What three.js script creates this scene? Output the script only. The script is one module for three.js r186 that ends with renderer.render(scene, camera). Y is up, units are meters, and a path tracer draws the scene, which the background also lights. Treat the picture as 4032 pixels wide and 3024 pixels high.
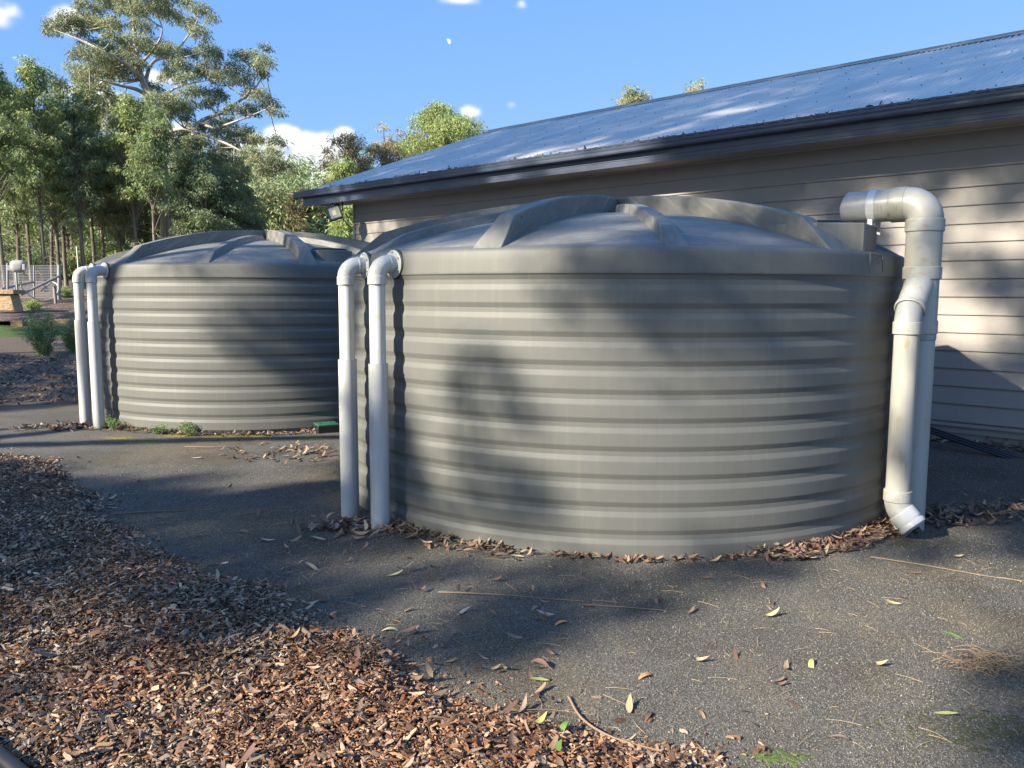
import * as THREE from 'three';
import { mergeGeometries, mergeVertices } from 'three/addons/utils/BufferGeometryUtils.js';
import { RoundedBoxGeometry } from 'three/addons/geometries/RoundedBoxGeometry.js';

// ───────────────────────── camera, sky, sun, exposure ─────────────────────────
const scene = new THREE.Scene();
const PITCH = 0.1108, ROLL = 0.0034, EYE = 1.6, FOC = 3211.9;
const camera = new THREE.PerspectiveCamera(50.418, 4 / 3, 0.05, 2000);
camera.position.set(0, EYE, 0);
camera.rotation.order = 'YXZ';
camera.rotation.set(-PITCH, 0, ROLL);
scene.add(camera);

const SUN_AZ = 56 * Math.PI / 180, SUN_EL = 27.5 * Math.PI / 180;          // behind the viewer, to the left
const TO_SUN = new THREE.Vector3(-Math.sin(SUN_AZ) * Math.cos(SUN_EL), Math.sin(SUN_EL), Math.cos(SUN_AZ) * Math.cos(SUN_EL));
const sun = new THREE.DirectionalLight(new THREE.Color(1, 0.9, 0.74), 4.4);
sun.target.position.set(0, 0, -8);
sun.position.copy(TO_SUN).multiplyScalar(70).add(sun.target.position);
sun.castShadow = true;
sun.shadow.mapSize.set(4096, 4096);
Object.assign(sun.shadow.camera, { left: -60, right: 60, top: 45, bottom: -45, near: 1, far: 220 });
sun.shadow.radius = 1;
sun.name = 'sun';
scene.add(sun, sun.target);
const EXPOSURE = 3.0, SKY = 0.40;

// ───────────────────────── helpers ─────────────────────────
function rng(seed) { let s = seed >>> 0; return () => { s = (s + 0x6d2b79f5) | 0; let t = Math.imul(s ^ (s >>> 15), 1 | s); t = (t + Math.imul(t ^ (t >>> 7), 61 | t)) ^ t; return ((t ^ (t >>> 14)) >>> 0) / 4294967296; }; }
const sstep = (a, b, x) => { const t = Math.min(1, Math.max(0, (x - a) / (b - a))); return t * t * (3 - 2 * t); };
const clamp = (x, a, b) => Math.min(b, Math.max(a, x));
const lerp = (a, b, t) => a + (b - a) * t;
const V = (x, y, z) => new THREE.Vector3(x, y, z);
const C = (r, g, b) => new THREE.Color().setRGB(r, g, b);
const hash2 = (x, y, s) => { let h = Math.imul(x, 374761393) ^ Math.imul(y, 668265263) ^ Math.imul(s, 2246822519); h = Math.imul(h ^ (h >>> 13), 1274126177); return ((h ^ (h >>> 16)) >>> 0) / 4294967296; };
function vnoise(x, y, s = 1, per = 0) {
  const xi = Math.floor(x), yi = Math.floor(y), fx = x - xi, fy = y - yi, u = fx * fx * (3 - 2 * fx), v = fy * fy * (3 - 2 * fy);
  const w = per ? (n) => ((n % per) + per) % per : (n) => n;
  const a = hash2(w(xi), w(yi), s), b = hash2(w(xi + 1), w(yi), s), c = hash2(w(xi), w(yi + 1), s), d = hash2(w(xi + 1), w(yi + 1), s);
  return lerp(lerp(a, b, u), lerp(c, d, u), v);
}
function fbm(x, y, s = 1, oct = 4, per = 0) { let a = 0.5, t = 0, n = 0; for (let i = 0; i < oct; i++) { t += a * vnoise(x, y, s + i * 17, per); n += a; a *= 0.5; x *= 2; y *= 2; per *= 2; } return t / n; }
const toS = (c) => 255 * (c <= 0.0031308 ? 12.92 * c : 1.055 * Math.pow(Math.max(c, 0), 1 / 2.4) - 0.055);
function colorTex(w, h, fn, repX = 1, repY = 1) {
  const d = new Uint8Array(w * h * 4);
  for (let y = 0, i = 0; y < h; y++) for (let x = 0; x < w; x++, i += 4) { const c = fn(x, y); d[i] = clamp(toS(c[0]), 0, 255); d[i + 1] = clamp(toS(c[1]), 0, 255); d[i + 2] = clamp(toS(c[2]), 0, 255); d[i + 3] = 255; }
  const t = new THREE.DataTexture(d, w, h); t.colorSpace = THREE.SRGBColorSpace; return finishTex(t, repX, repY);
}
function greyTex(w, h, fn, repX = 1, repY = 1) {
  const d = new Uint8Array(w * h * 4);
  for (let y = 0, i = 0; y < h; y++) for (let x = 0; x < w; x++, i += 4) { const v = clamp(fn(x, y) * 255, 0, 255); d[i] = d[i + 1] = d[i + 2] = v; d[i + 3] = 255; }
  return finishTex(new THREE.DataTexture(d, w, h), repX, repY);
}
function finishTex(t, rx, ry) { t.wrapS = t.wrapT = THREE.RepeatWrapping; t.magFilter = THREE.LinearFilter; t.minFilter = THREE.LinearMipmapLinearFilter; t.generateMipmaps = true; t.repeat.set(rx, ry); t.needsUpdate = true; return t; }
const std = (o) => new THREE.MeshStandardMaterial({ side: THREE.DoubleSide, ...o });
const used = new Map();
function numbered(n) { const k = used.get(n) || 0; used.set(n, k + 1); return k ? n + '_' + String(k).padStart(3, '0') : n; }
function tag(o, label, category, group, kind) { o.userData.label = label; if (category) o.userData.category = category; if (group) o.userData.group = group; if (kind) o.userData.kind = kind; return o; }
function thing(name, label, category, pos = [0, 0, 0], turn = 0, group) {
  const o = new THREE.Group(); o.name = numbered(name); o.position.set(...pos); o.rotation.y = turn; scene.add(o); return tag(o, label, category, group);
}
function flat(gs) { return gs.map((g) => { g = g.index ? g.toNonIndexed() : g; for (const k of Object.keys(g.attributes)) if (!['position', 'normal', 'uv'].includes(k)) g.deleteAttribute(k); if (!g.attributes.uv) g.setAttribute('uv', new THREE.BufferAttribute(new Float32Array(g.attributes.position.count * 2), 2)); if (!g.attributes.normal) g.computeVertexNormals(); return g; }); }
function part(name, geo, mat, parent) {
  const g = Array.isArray(geo) ? (geo.length > 1 ? mergeGeometries(flat(geo)) : geo[0]) : geo;
  const m = new THREE.Mesh(g, mat); m.name = parent === scene ? numbered(name) : name; m.castShadow = m.receiveShadow = true; parent.add(m); return m;
}
function structure(name, geo, mat, label) { const m = part(name, geo, mat, scene); m.userData.kind = 'structure'; if (label) m.userData.label = label; return m; }
function instances(name, geo, mat, mats4, colors, parent = scene) {
  const m = new THREE.InstancedMesh(geo, mat, mats4.length); m.name = parent === scene ? numbered(name) : name;
  mats4.forEach((t, i) => m.setMatrixAt(i, t));
  if (colors) colors.forEach((c, i) => m.setColorAt(i, c));
  m.castShadow = m.receiveShadow = true; parent.add(m); return m;
}
const M4 = (p, q, s) => new THREE.Matrix4().compose(p, q, s);
const EU = (x, y, z) => new THREE.Quaternion().setFromEuler(new THREE.Euler(x, y, z, 'YXZ'));
const box = (w, h, d, x = 0, y = 0, z = 0, r = 0) => { const g = r ? new RoundedBoxGeometry(w, h, d, 2, r) : new THREE.BoxGeometry(w, h, d); g.translate(x, y, z); return g; };
const lathe = (pts, seg = 32) => new THREE.LatheGeometry(pts.map((p) => new THREE.Vector2(p[0], p[1])), seg);
function cyl(r0, r1, h, x = 0, y = 0, z = 0, seg = 24, open = false) { const g = new THREE.CylinderGeometry(r1, r0, h, seg, 1, open); g.translate(x, y + h / 2, z); return g; }
// a bar of round section between two points
function rod(a, b, r0, r1 = r0, seg = 8) {
  const d = b.clone().sub(a), g = new THREE.CylinderGeometry(r1, r0, d.length(), seg, 1); g.translate(0, d.length() / 2, 0);
  g.applyQuaternion(new THREE.Quaternion().setFromUnitVectors(V(0, 1, 0), d.normalize())); g.translate(a.x, a.y, a.z); return g;
}
function tube(pts, r, seg = 24, rad = 8) { return new THREE.TubeGeometry(new THREE.CatmullRomCurve3(pts), seg, r, rad); }
// tapered limb along a curve
function limb(pts, r0, r1, seg = 8, rad = 6) {
  const g = new THREE.TubeGeometry(new THREE.CatmullRomCurve3(pts), seg, 1, rad), p = g.attributes.position, c = new THREE.CatmullRomCurve3(pts), w = V();
  for (let i = 0; i <= seg; i++) { const o = c.getPointAt(i / seg), r = lerp(r0, r1, i / seg); for (let j = 0; j <= rad; j++) { const k = i * (rad + 1) + j; w.fromBufferAttribute(p, k).sub(o).multiplyScalar(r).add(o); p.setXYZ(k, w.x, w.y, w.z); } }
  return g;
}
// the point that the photograph shows at (px, py) of its 2212 x 1659 view, at a given depth
const Kp = 4032 / 2212;
function at(px, py, depth) {
  let u = px * Kp - 2016, v = py * Kp - 1512; const cr = Math.cos(ROLL), sr = Math.sin(ROLL); [u, v] = [u * cr + v * sr, -u * sr + v * cr];
  const x = u / FOC, yc = -v / FOC, c = Math.cos(PITCH), s = Math.sin(PITCH), y = yc * c - s, z = yc * s + c;
  return V(x / z * depth, EYE + y / z * depth, -depth);
}

// ───────────────────────── sky ─────────────────────────
{
  const W = 2048, H = 1024, d = new Float32Array(W * H * 4);
  // clouds: azimuth to the right of the view, elevation, half sizes (degrees), density
  const puffs = [[-17.2, 8.9, 2.8, 1.7, 1.1], [-15.4, 9.9, 1.7, 1.1, 1.1], [-13.6, 9.2, 1.5, 1.6, 1.1], [-14.0, 8.6, 2.2, 1.7, 1], [-12.4, 9.5, 1.7, 1.35, 1], [-11.4, 10.3, 1.0, 0.7, 1], [-12.8, 7.2, 2.0, 2.0, 1], [-19.5, 6.6, 3.4, 1.6, 0.9], [-15.5, 6.5, 3.5, 2.2, 1],
    [-23, 9, 3, 2.4, 0.95], [-26.5, 11, 3, 1.6, 0.85], [-31.6, 15.6, 2.1, 1.1, 0.7], [-27.6, 15.6, 1.5, 1.1, 0.75], [-22.5, 13.0, 1.8, 0.8, 0.6], [-2.9, 12.05, 0.95, 0.55, 0.72], [-0.1, 12.5, 0.45, 0.25, 0.5], [-3.7, 18.85, 2.2, 0.4, 0.6], [0.5, 18.6, 0.45, 0.35, 0.5], [-7.4, 12.4, 0.35, 0.2, 0.35]];
  for (let y = 0; y < H; y++) {
    const el = ((y + 0.5) / H - 0.5) * 180;
    for (let x = 0; x < W; x++) {
      const th = ((x + 0.5) / W - 0.5) * 2 * Math.PI;                       // atan2(z, x)
      let az = (th + Math.PI / 2) * 180 / Math.PI; if (az > 180) az -= 360;  // 0 straight ahead (-z), + to the right
      const dx = Math.cos(th) * Math.cos(el * Math.PI / 180), dz = Math.sin(th) * Math.cos(el * Math.PI / 180), dy = Math.sin(el * Math.PI / 180);
      const e = Math.max(el, 0), t = 1 - Math.exp(-e / 15);
      let r = lerp(0.45, 0.115, t), g = lerp(0.71, 0.325, t), b = lerp(1.0, 0.81, t);
      const side = 0.5 + 0.5 * clamp(az / 40, -1, 1), near = Math.exp(-e / 60);
      if (Math.abs(az) < 120) { r *= lerp(0.82, 1.2, side * near); g *= lerp(0.88, 1.13, side * near); b *= lerp(0.95, 1.03, side * near); }
      const cs = dx * TO_SUN.x + dy * TO_SUN.y + dz * TO_SUN.z, glow = Math.pow(Math.max(cs, 0), 24) * 1.0 + Math.pow(Math.max(cs, 0), 4) * 0.2;
      r += glow; g += glow * 0.92; b += glow * 0.78;
      if (el < 0) { const k = sstep(0, -6, el); r = lerp(r, 0.09, k); g = lerp(g, 0.09, k); b = lerp(b, 0.075, k); }
      // small cumulus: the puffs in view, and a belt of the same kind all round
      let a = 0, lit = 0;
      if (el > 0 && el < 40) {
        const n = fbm(az * 0.9 + 400, el * 1.5, 5, 6), n2 = fbm(az * 0.35 + 90, el * 0.8, 31, 4);
        let m = 0, rel = 0;
        for (const p of puffs) { const ex = (az - p[0]) / p[2], ey = (el - p[1]) / p[3], q = p[4] * (1.15 - ex * ex - ey * ey); if (q > m) { m = q; rel = ey; } }
        const belt = (Math.abs(az) > 36 ? 1 : 0) * (0.62 - Math.abs(el - 11) / 13) + (n2 - 0.62) * 1.6;
        if (Math.abs(az) > 36 && belt > m) { m = belt; rel = 0.2; }
        a = sstep(0.27, 0.62, m * (0.15 + n * 1.35)) * 0.97;
        lit = lerp(0.72, 1.12, sstep(-0.8, 0.7, rel + (n - 0.5) * 2.4));
      }
      r = lerp(r, 1.0 * lit, a); g = lerp(g, 1.02 * lit, a); b = lerp(b, 1.06 * lit, a);
      const i = (y * W + x) * 4; d[i] = r * SKY; d[i + 1] = g * SKY; d[i + 2] = b * SKY; d[i + 3] = 1;
    }
  }
  const t = new THREE.DataTexture(d, W, H, THREE.RGBAFormat, THREE.FloatType); t.mapping = THREE.EquirectangularReflectionMapping; t.magFilter = t.minFilter = THREE.LinearFilter; t.needsUpdate = true;
  scene.background = t; scene.environment = t;
}

// ───────────────────────── the lie of the land ─────────────────────────
const TANK1 = { x: 0.869, d: 7.062 }, TANK2 = { x: -3.363, d: 11.395 }, R = 2.26;
const WN = [0.6823, 0.7311], WP = 9.097, WT = [0.7311, -0.6823];            // house wall: normal (away), distance, direction to the right
const HOUSE = V(-2.873, 0, -15.126), HOUSE_TURN = -0.751;
function terrain(x, d) {
  let y = 0;
  y += 0.36 * sstep(22, 30, d) * 1.0;
  if (d > 29) y += (Math.min(d, 75) - 29) * 0.1 * sstep(29, 31, d);
  if (d > 75) y += (d - 75) * 0.045;
  const w = WP - (x * WN[0] + d * WN[1]), u = (x + 2.873) * WT[0] + (d - 15.126) * WT[1];
  if (u > -2 && w < 1.4) y += 0.13 * sstep(1.3, 0.15, w) * sstep(-2, 0, u);
  y += 0.05 * Math.exp(-((x + 0.75) ** 2 + (d - 5.2) ** 2) / 0.09) * 0.6;
  return y;
}
const bumps = (x, d) => (fbm(x * 1.3 + 50, d * 1.3 + 50, 3, 3) - 0.5) * 0.035 + (vnoise(x * 6 + 9, d * 6, 8) - 0.5) * 0.006;
const groundY = (x, d) => terrain(x, d) + (d < 30 ? bumps(x, d) : (fbm(x * 0.2, d * 0.2, 4, 3) - 0.5) * 0.5);
const axis = (stops) => { const o = []; for (const [a, b, s] of stops) for (let v = a; v < b - 1e-6; v += s) o.push(v); o.push(stops[stops.length - 1][1]); return o; };
function sheet(xs, ds, height, tint, keep) {
  const n = xs.length, pos = [], uv = [], col = [], idx = [];
  for (const d of ds) for (const x of xs) { pos.push(x, height(x, d), -d); uv.push(x, d); if (tint) { const c = tint(x, d); col.push(c[0], c[1], c[2]); } }
  for (let j = 0; j < ds.length - 1; j++) for (let i = 0; i < n - 1; i++) { if (keep && !keep((xs[i] + xs[i + 1]) / 2, (ds[j] + ds[j + 1]) / 2)) continue; const a = j * n + i; idx.push(a, a + 1, a + n, a + 1, a + n + 1, a + n); }
  const g = new THREE.BufferGeometry(); g.setAttribute('position', new THREE.Float32BufferAttribute(pos, 3)); g.setAttribute('uv', new THREE.Float32BufferAttribute(uv, 2));
  if (tint) g.setAttribute('color', new THREE.Float32BufferAttribute(col, 3));
  g.setIndex(idx); g.computeVertexNormals(); return g;
}
// the mulch bed: outline on the ground (x, depth)
const BED = [[-30, 8.6], [-8, 8.4], [-5.01, 7.85], [-4.37, 7.54], [-3.24, 6.17], [-2.54, 5.21], [-2.0, 4.71], [-1.37, 4.29], [-1.01, 3.85], [-0.73, 3.59], [-0.4, 3.31], [-0.17, 3.0], [0.17, 2.87], [0.38, 2.78], [0.62, 2.6], [0.9, 1.9], [0.9, -1], [-30, -1]];
function bedDist(x, d) {                                                    // > 0 inside
  let inside = false, m = 1e9;
  for (let i = 0, j = BED.length - 1; i < BED.length; j = i++) {
    const [ax, ay] = BED[j], [bx, by] = BED[i];
    if ((ay > d) !== (by > d) && x < ((bx - ax) * (d - ay)) / (by - ay) + ax) inside = !inside;
    const t = clamp(((x - ax) * (bx - ax) + (d - ay) * (by - ay)) / ((bx - ax) ** 2 + (by - ay) ** 2), 0, 1);
    m = Math.min(m, Math.hypot(x - ax - t * (bx - ax), d - ay - t * (by - ay)));
  }
  return inside ? m : -m;
}
const edgeNoise = (x, d) => (fbm(x * 3, d * 3, 77, 3) - 0.5) * 0.28;
const bedY = (x, d) => { const k = bedDist(x, d) + edgeNoise(x, d); return groundY(x, d) + clamp(k * 0.3, -0.06, 0.05) + (k > 0 ? (fbm(x * 5, d * 5, 12, 3) - 0.5) * 0.05 * sstep(0, 0.3, k) : 0); };

// ───────────────────────── ground materials ─────────────────────────
const GN = 1024, GCELL = 150, GM = 0.76;
const grav = (() => {                                                        // stones by nearest seed
  const hgt = new Float32Array(GN * GN), id = new Float32Array(GN * GN), k = GCELL / GN;
  for (let y = 0; y < GN; y++) for (let x = 0; x < GN; x++) {
    const fx = x * k, fy = y * k, cx = Math.floor(fx), cy = Math.floor(fy); let f1 = 9, f2 = 9, best = 0;
    for (let j = -1; j <= 1; j++) for (let i = -1; i <= 1; i++) {
      const wx = (cx + i + GCELL) % GCELL, wy = (cy + j + GCELL) % GCELL;
      const px = cx + i + 0.1 + 0.8 * hash2(wx, wy, 1), py = cy + j + 0.1 + 0.8 * hash2(wx, wy, 2), sz = 0.75 + 0.6 * hash2(wx, wy, 5), q = ((px - fx) ** 2 + (py - fy) ** 2) / (sz * sz);
      if (q < f1) { f2 = f1; f1 = q; best = hash2(wx, wy, 3); } else if (q < f2) f2 = q;
    }
    hgt[y * GN + x] = clamp((Math.sqrt(f2) - Math.sqrt(f1)) * 1.5, 0, 1); id[y * GN + x] = best;
  }
  return { hgt, id };
})();
const gravelMap = colorTex(GN, GN, (x, y) => {
  const h = grav.hgt[y * GN + x], r = grav.id[y * GN + x], n = fbm(x / 16, y / 16, 9, 3, 64);
  let v = lerp(0.055, 0.175, Math.pow(r, 1.5)); if (r > 0.975) v = 0.28; const tan = r > 0.8 && r < 0.9 ? 1 : 0; v *= lerp(0.7, 1.25, n);
  v = h < 0.12 ? v * 0.6 : v;
  v *= 1.2; return [v * (tan ? 1.2 : 1.05), v * (tan ? 1.06 : 1.0), v * (tan ? 0.78 : 0.90)];
}, 1 / GM, 1 / GM);
const gravelBump = greyTex(GN, GN, (x, y) => Math.sqrt(grav.hgt[y * GN + x]) * (0.55 + 0.45 * grav.id[y * GN + x]), 1 / GM, 1 / GM);
const gravelMat = std({ map: gravelMap, bumpMap: gravelBump, bumpScale: 0.006, roughness: 0.92, vertexColors: true });
// soil, moss and damp patches are matter with their own edges
const groundTint = (x, d) => {
  const n = fbm(x * 0.9 + 20, d * 0.9 + 7, 21, 4), f = fbm(x * 4 + 3, d * 4, 23, 4);
  const dirt = sstep(0.54, 0.66, n + (f - 0.5) * 0.3), damp = sstep(0.6, 0.72, fbm(x * 1.4 + 70, d * 1.4, 29, 4) + (f - 0.5) * 0.25);
  let c = [1, 1, 1]; const k = 0.82 + 0.36 * f; c = c.map((v) => v * k);
  c = [lerp(c[0], c[0] * 1.18, dirt), lerp(c[1], c[1] * 1.06, dirt), lerp(c[2], c[2] * 0.86, dirt)];
  const dk = 1 - 0.3 * damp; c = c.map((v) => v * dk);
  const lf = sstep(-5.4, -6.6, x + (f - 0.5) * 2) * sstep(9.9, 11.5, d + (n - 0.5) * 3); c = [lerp(c[0], 0.95, lf * 0.8), lerp(c[1], 0.72, lf * 0.8), lerp(c[2], 0.52, lf * 0.8)];
  if (d > 30) { const far = sstep(30, 34, d); c = [lerp(c[0], 0.9, far), lerp(c[1], 0.75, far), lerp(c[2], 0.5, far)]; }
  return c;
};
structure('ground', sheet(axis([[-160, -40, 12], [-40, -12, 1.2], [-12, -6, 0.3], [-6, 6.6, 0.09], [6.6, 12, 0.5], [12, 40, 3], [40, 160, 12]]), axis([[-60, -8, 6], [-8, 1.5, 0.6], [1.5, 11, 0.09], [11, 15, 0.25], [15, 40, 1], [40, 90, 5], [90, 420, 22]]), groundY, groundTint), gravelMat, 'dark fine gravel ground around the water tanks');

const mulchMap = colorTex(512, 512, (x, y) => { const n = fbm(x / 8, y / 20, 41, 4, 64), m = fbm(x / 40, y / 30, 43, 4, 13), s = sstep(0.62, 0.7, n); const v = lerp(0.018, 0.07, n); return [v * 1.5 + s * 0.1 * m, v * 0.95 + s * 0.065 * m, v * 0.6 + s * 0.04 * m]; }, 1.2, 1.2);
const mulchBump = greyTex(512, 512, (x, y) => fbm(x / 6, y / 14, 45, 4, 85), 1.2, 1.2);
const mulchMat = std({ map: mulchMap, bumpMap: mulchBump, bumpScale: 0.03, roughness: 1 });
structure('mulch_bed', sheet(axis([[-30, -6, 1.2], [-6, 1.2, 0.06]]), axis([[-1, 2, 0.5], [2, 8.8, 0.06]]), bedY, null, (x, d) => bedDist(x, d) > -0.4), mulchMat, 'brown bark mulch bed in front of the gravel');

// the bank behind the lawn strip
const bankMap = colorTex(512, 512, (x, y) => { const n = fbm(x / 10, y / 6, 51, 4, 51), m = fbm(x / 64, y / 64, 53, 3, 8), s = sstep(0.55, 0.68, n); const v = lerp(0.05, 0.12, n); return [v * 1.35 + s * 0.2 * m, v * 0.95 + s * 0.13 * m, v * 0.72 + s * 0.09 * m]; }, 0.35, 0.35);
const bankMat = std({ map: bankMap, bumpMap: greyTex(256, 256, (x, y) => fbm(x / 5, y / 5, 55, 4, 51), 0.5, 0.5), bumpScale: 0.1, roughness: 1 });
const bankY = (x, d) => Math.max(groundY(x, d), terrain(x, d) + (d < 31 ? 0 : 0)) + 0.03 + 0.2 * sstep(29.2, 29.35, d) * sstep(33, 30, d) + (fbm(x * 1.5, d * 1.5, 61, 3) - 0.5) * 0.12 * sstep(29.4, 30.5, d);
structure('mulch_bank', sheet(axis([[-60, -24, 4], [-24, -4, 0.4], [-4, 30, 4]]), axis([[29.3, 40, 0.35], [40, 75, 4]]), bankY), bankMat, 'reddish mulch bank rising behind the timber edging');
const lawnMap = colorTex(256, 256, (x, y) => { const n = fbm(x / 4, y / 4, 63, 4, 64), m = fbm(x / 32, y / 32, 65, 3, 8); const v = lerp(0.6, 1.3, n); return [lerp(0.06, 0.13, m) * v, lerp(0.13, 0.18, m) * v, 0.03 * v]; }, 0.6, 0.6);
structure('lawn', sheet(axis([[-60, -24, 3], [-24, -2, 0.5]]), axis([[25.6, 29.2, 0.2]]), (x, d) => groundY(x, d) + 0.02 * sstep(25.6, 26, d) + 0.004), std({ map: lawnMap, roughness: 1, bumpMap: greyTex(128, 128, (x, y) => hash2(x, y, 4), 3, 3), bumpScale: 0.04 }), 'strip of green lawn in front of the timber edging');

// ───────────────────────── shared materials ─────────────────────────
const streaks = (base, amt, seed, w = 1024, h = 512) => colorTex(w, h, (x, y) => {
  const s = fbm(x / 7, y / 130, seed, 4, 0), blot = fbm(x / 60, y / 50, seed + 9, 4, 0), fine = hash2(x, y, seed), e = sstep(0.55, 0.75, s) * sstep(0.4, 0.7, blot);
  const k = 1 + amt * ((s - 0.5) * 0.6 + (blot - 0.5) * 0.9 + (fine - 0.5) * 0.12) + e * amt * 0.55;
  return [base[0] * k, base[1] * k, base[2] * k * (1 - e * 0.06)];
});
const tankMat = std({ map: streaks([0.114, 0.116, 0.106], 0.13, 101), roughness: 0.6, bumpMap: greyTex(512, 256, (x, y) => 0.6 * fbm(x / 40, y / 40, 103, 3) + 0.4 * hash2(x, y, 6), 6, 3), bumpScale: 0.0012 });
const domeMap = colorTex(1024, 1024, (x, y) => { const s = fbm(x / 60, y / 9, 111, 4), b = fbm(x / 40, y / 40, 113, 5), f = fbm(x / 5, y / 5, 115, 2), k = 0.85 + 0.3 * (b - 0.5) + 0.3 * (f - 0.5) + 0.4 * sstep(0.52, 0.75, s) * sstep(0.35, 0.65, b); return [0.185 * k, 0.182 * k, 0.162 * k]; });
const domeMat = std({ map: domeMap, roughness: 0.6 });
const pvcMap = (base, stain, seed) => colorTex(256, 512, (x, y) => { const n = fbm(x / 30, y / 60, seed, 4), s = sstep(0.6, 0.75, n) * stain, f = hash2(x, y, seed), g = fbm(x / 4, y / 90, seed + 3, 3); const k = 0.96 + 0.08 * f + 0.1 * (g - 0.5); return [base[0] * k * (1 - 0.16 * s), base[1] * k * (1 - 0.27 * s), base[2] * k * (1 - 0.5 * s)]; });
const pvcMat = std({ map: pvcMap([0.52, 0.525, 0.50], 0.5, 121), roughness: 0.33 });
const sleeveMat = std({ map: pvcMap([0.46, 0.46, 0.445], 0.4, 125), roughness: 0.4 });
const stainedMat = std({ map: pvcMap([0.37, 0.36, 0.315], 0.7, 129), roughness: 0.36 });
const fittingMat = std({ map: pvcMap([0.47, 0.475, 0.45], 0.4, 133), roughness: 0.36 });
const greyFitMat = std({ map: pvcMap([0.31, 0.32, 0.31], 0.3, 135), roughness: 0.4 });
const agedMat = std({ map: pvcMap([0.38, 0.38, 0.35], 0.45, 137), roughness: 0.4 }), whiteMat = std({ color: C(0.58, 0.58, 0.56), roughness: 0.38 });
const rubberMat = std({ color: C(0.018, 0.018, 0.02), roughness: 0.6 });
const steelMat = std({ color: C(0.5, 0.5, 0.5), metalness: 0.9, roughness: 0.35 });
const galvMat = std({ color: C(0.28, 0.285, 0.29), metalness: 0.5, roughness: 0.5 });
const blackPlastic = std({ color: C(0.012, 0.012, 0.014), roughness: 0.45 });

// ───────────────────────── water tanks ─────────────────────────
const DOME_TOP = 2.255, RIM = R - 0.045, RIM_Y = 1.878;
const domeY = (r) => { const c = DOME_TOP - RIM_Y, rho = (RIM * RIM + c * c) / (2 * c); return DOME_TOP - rho + Math.sqrt(rho * rho - r * r); };
const PEG = [[0, 1.0], [1.2, 1.0], [1.99, 0.88], [2.23, 0.0]];                // rib height along the radius, as a share
// a radial stiffening rib moulded on the dome; az = 0 points at the viewer, + to the right
function ribGeo(az, r0, height, wTop, wBase, flare, capStart) {
  const n = 34, pos = [], idx = [], sa = Math.sin(az), ca = Math.cos(az);
  const put = (r, side, y) => pos.push(r * sa + side * ca, y, r * ca - side * sa);
  for (let i = 0; i <= n; i++) {
    const r = i < n - 8 ? lerp(r0, 1.96, i / (n - 8)) : lerp(1.96, 2.232, (i - n + 8) / 8);
    const e = sstep(1.95, 2.232, r), k = r < 1.96 ? 1 : 1 - (r - 1.96) / (2.232 - 1.96);
    const start = capStart ? sstep(r0, r0 + 0.06, r) : 1;
    const base = r < RIM ? domeY(r) : RIM_Y - (r - RIM) * 0.55, top = base + 0.003 + height * k * start;
    const wt = lerp(wTop, flare * 0.8, e), wb = lerp(wBase, flare, e);
    put(r, -wb / 2, base - 0.02); put(r, -wt / 2 - 0.006, top - 0.012 * k); put(r, -wt / 2, top); put(r, wt / 2, top); put(r, wt / 2 + 0.006, top - 0.012 * k); put(r, wb / 2, base - 0.02);
    if (i) { const a = (i - 1) * 6, b = i * 6; for (let j = 0; j < 5; j++) idx.push(a + j, b + j, a + j + 1, a + j + 1, b + j, b + j + 1); }
  }
  for (const o of [0, n * 6]) idx.push(o, o + 1, o + 5, o + 1, o + 4, o + 5, o + 1, o + 2, o + 3, o + 1, o + 3, o + 4);
  const g = new THREE.BufferGeometry(); g.setAttribute('position', new THREE.Float32BufferAttribute(pos, 3)); g.setIndex(idx);
  const f = g.toNonIndexed(), p = f.attributes.position; f.computeVertexNormals();
  const uv = new Float32Array(p.count * 2); for (let i = 0; i < p.count; i++) { uv[2 * i] = p.getX(i) * 0.2; uv[2 * i + 1] = p.getZ(i) * 0.2 + p.getY(i) * 0.3; } f.setAttribute('uv', new THREE.BufferAttribute(uv, 2)); return f;
}
function planarUV(g, k) { const p = g.attributes.position, uv = new Float32Array(p.count * 2); for (let i = 0; i < p.count; i++) { uv[2 * i] = p.getX(i) * k + 0.5; uv[2 * i + 1] = p.getZ(i) * k + 0.5; } g.setAttribute('uv', new THREE.BufferAttribute(uv, 2)); return g; }
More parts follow.
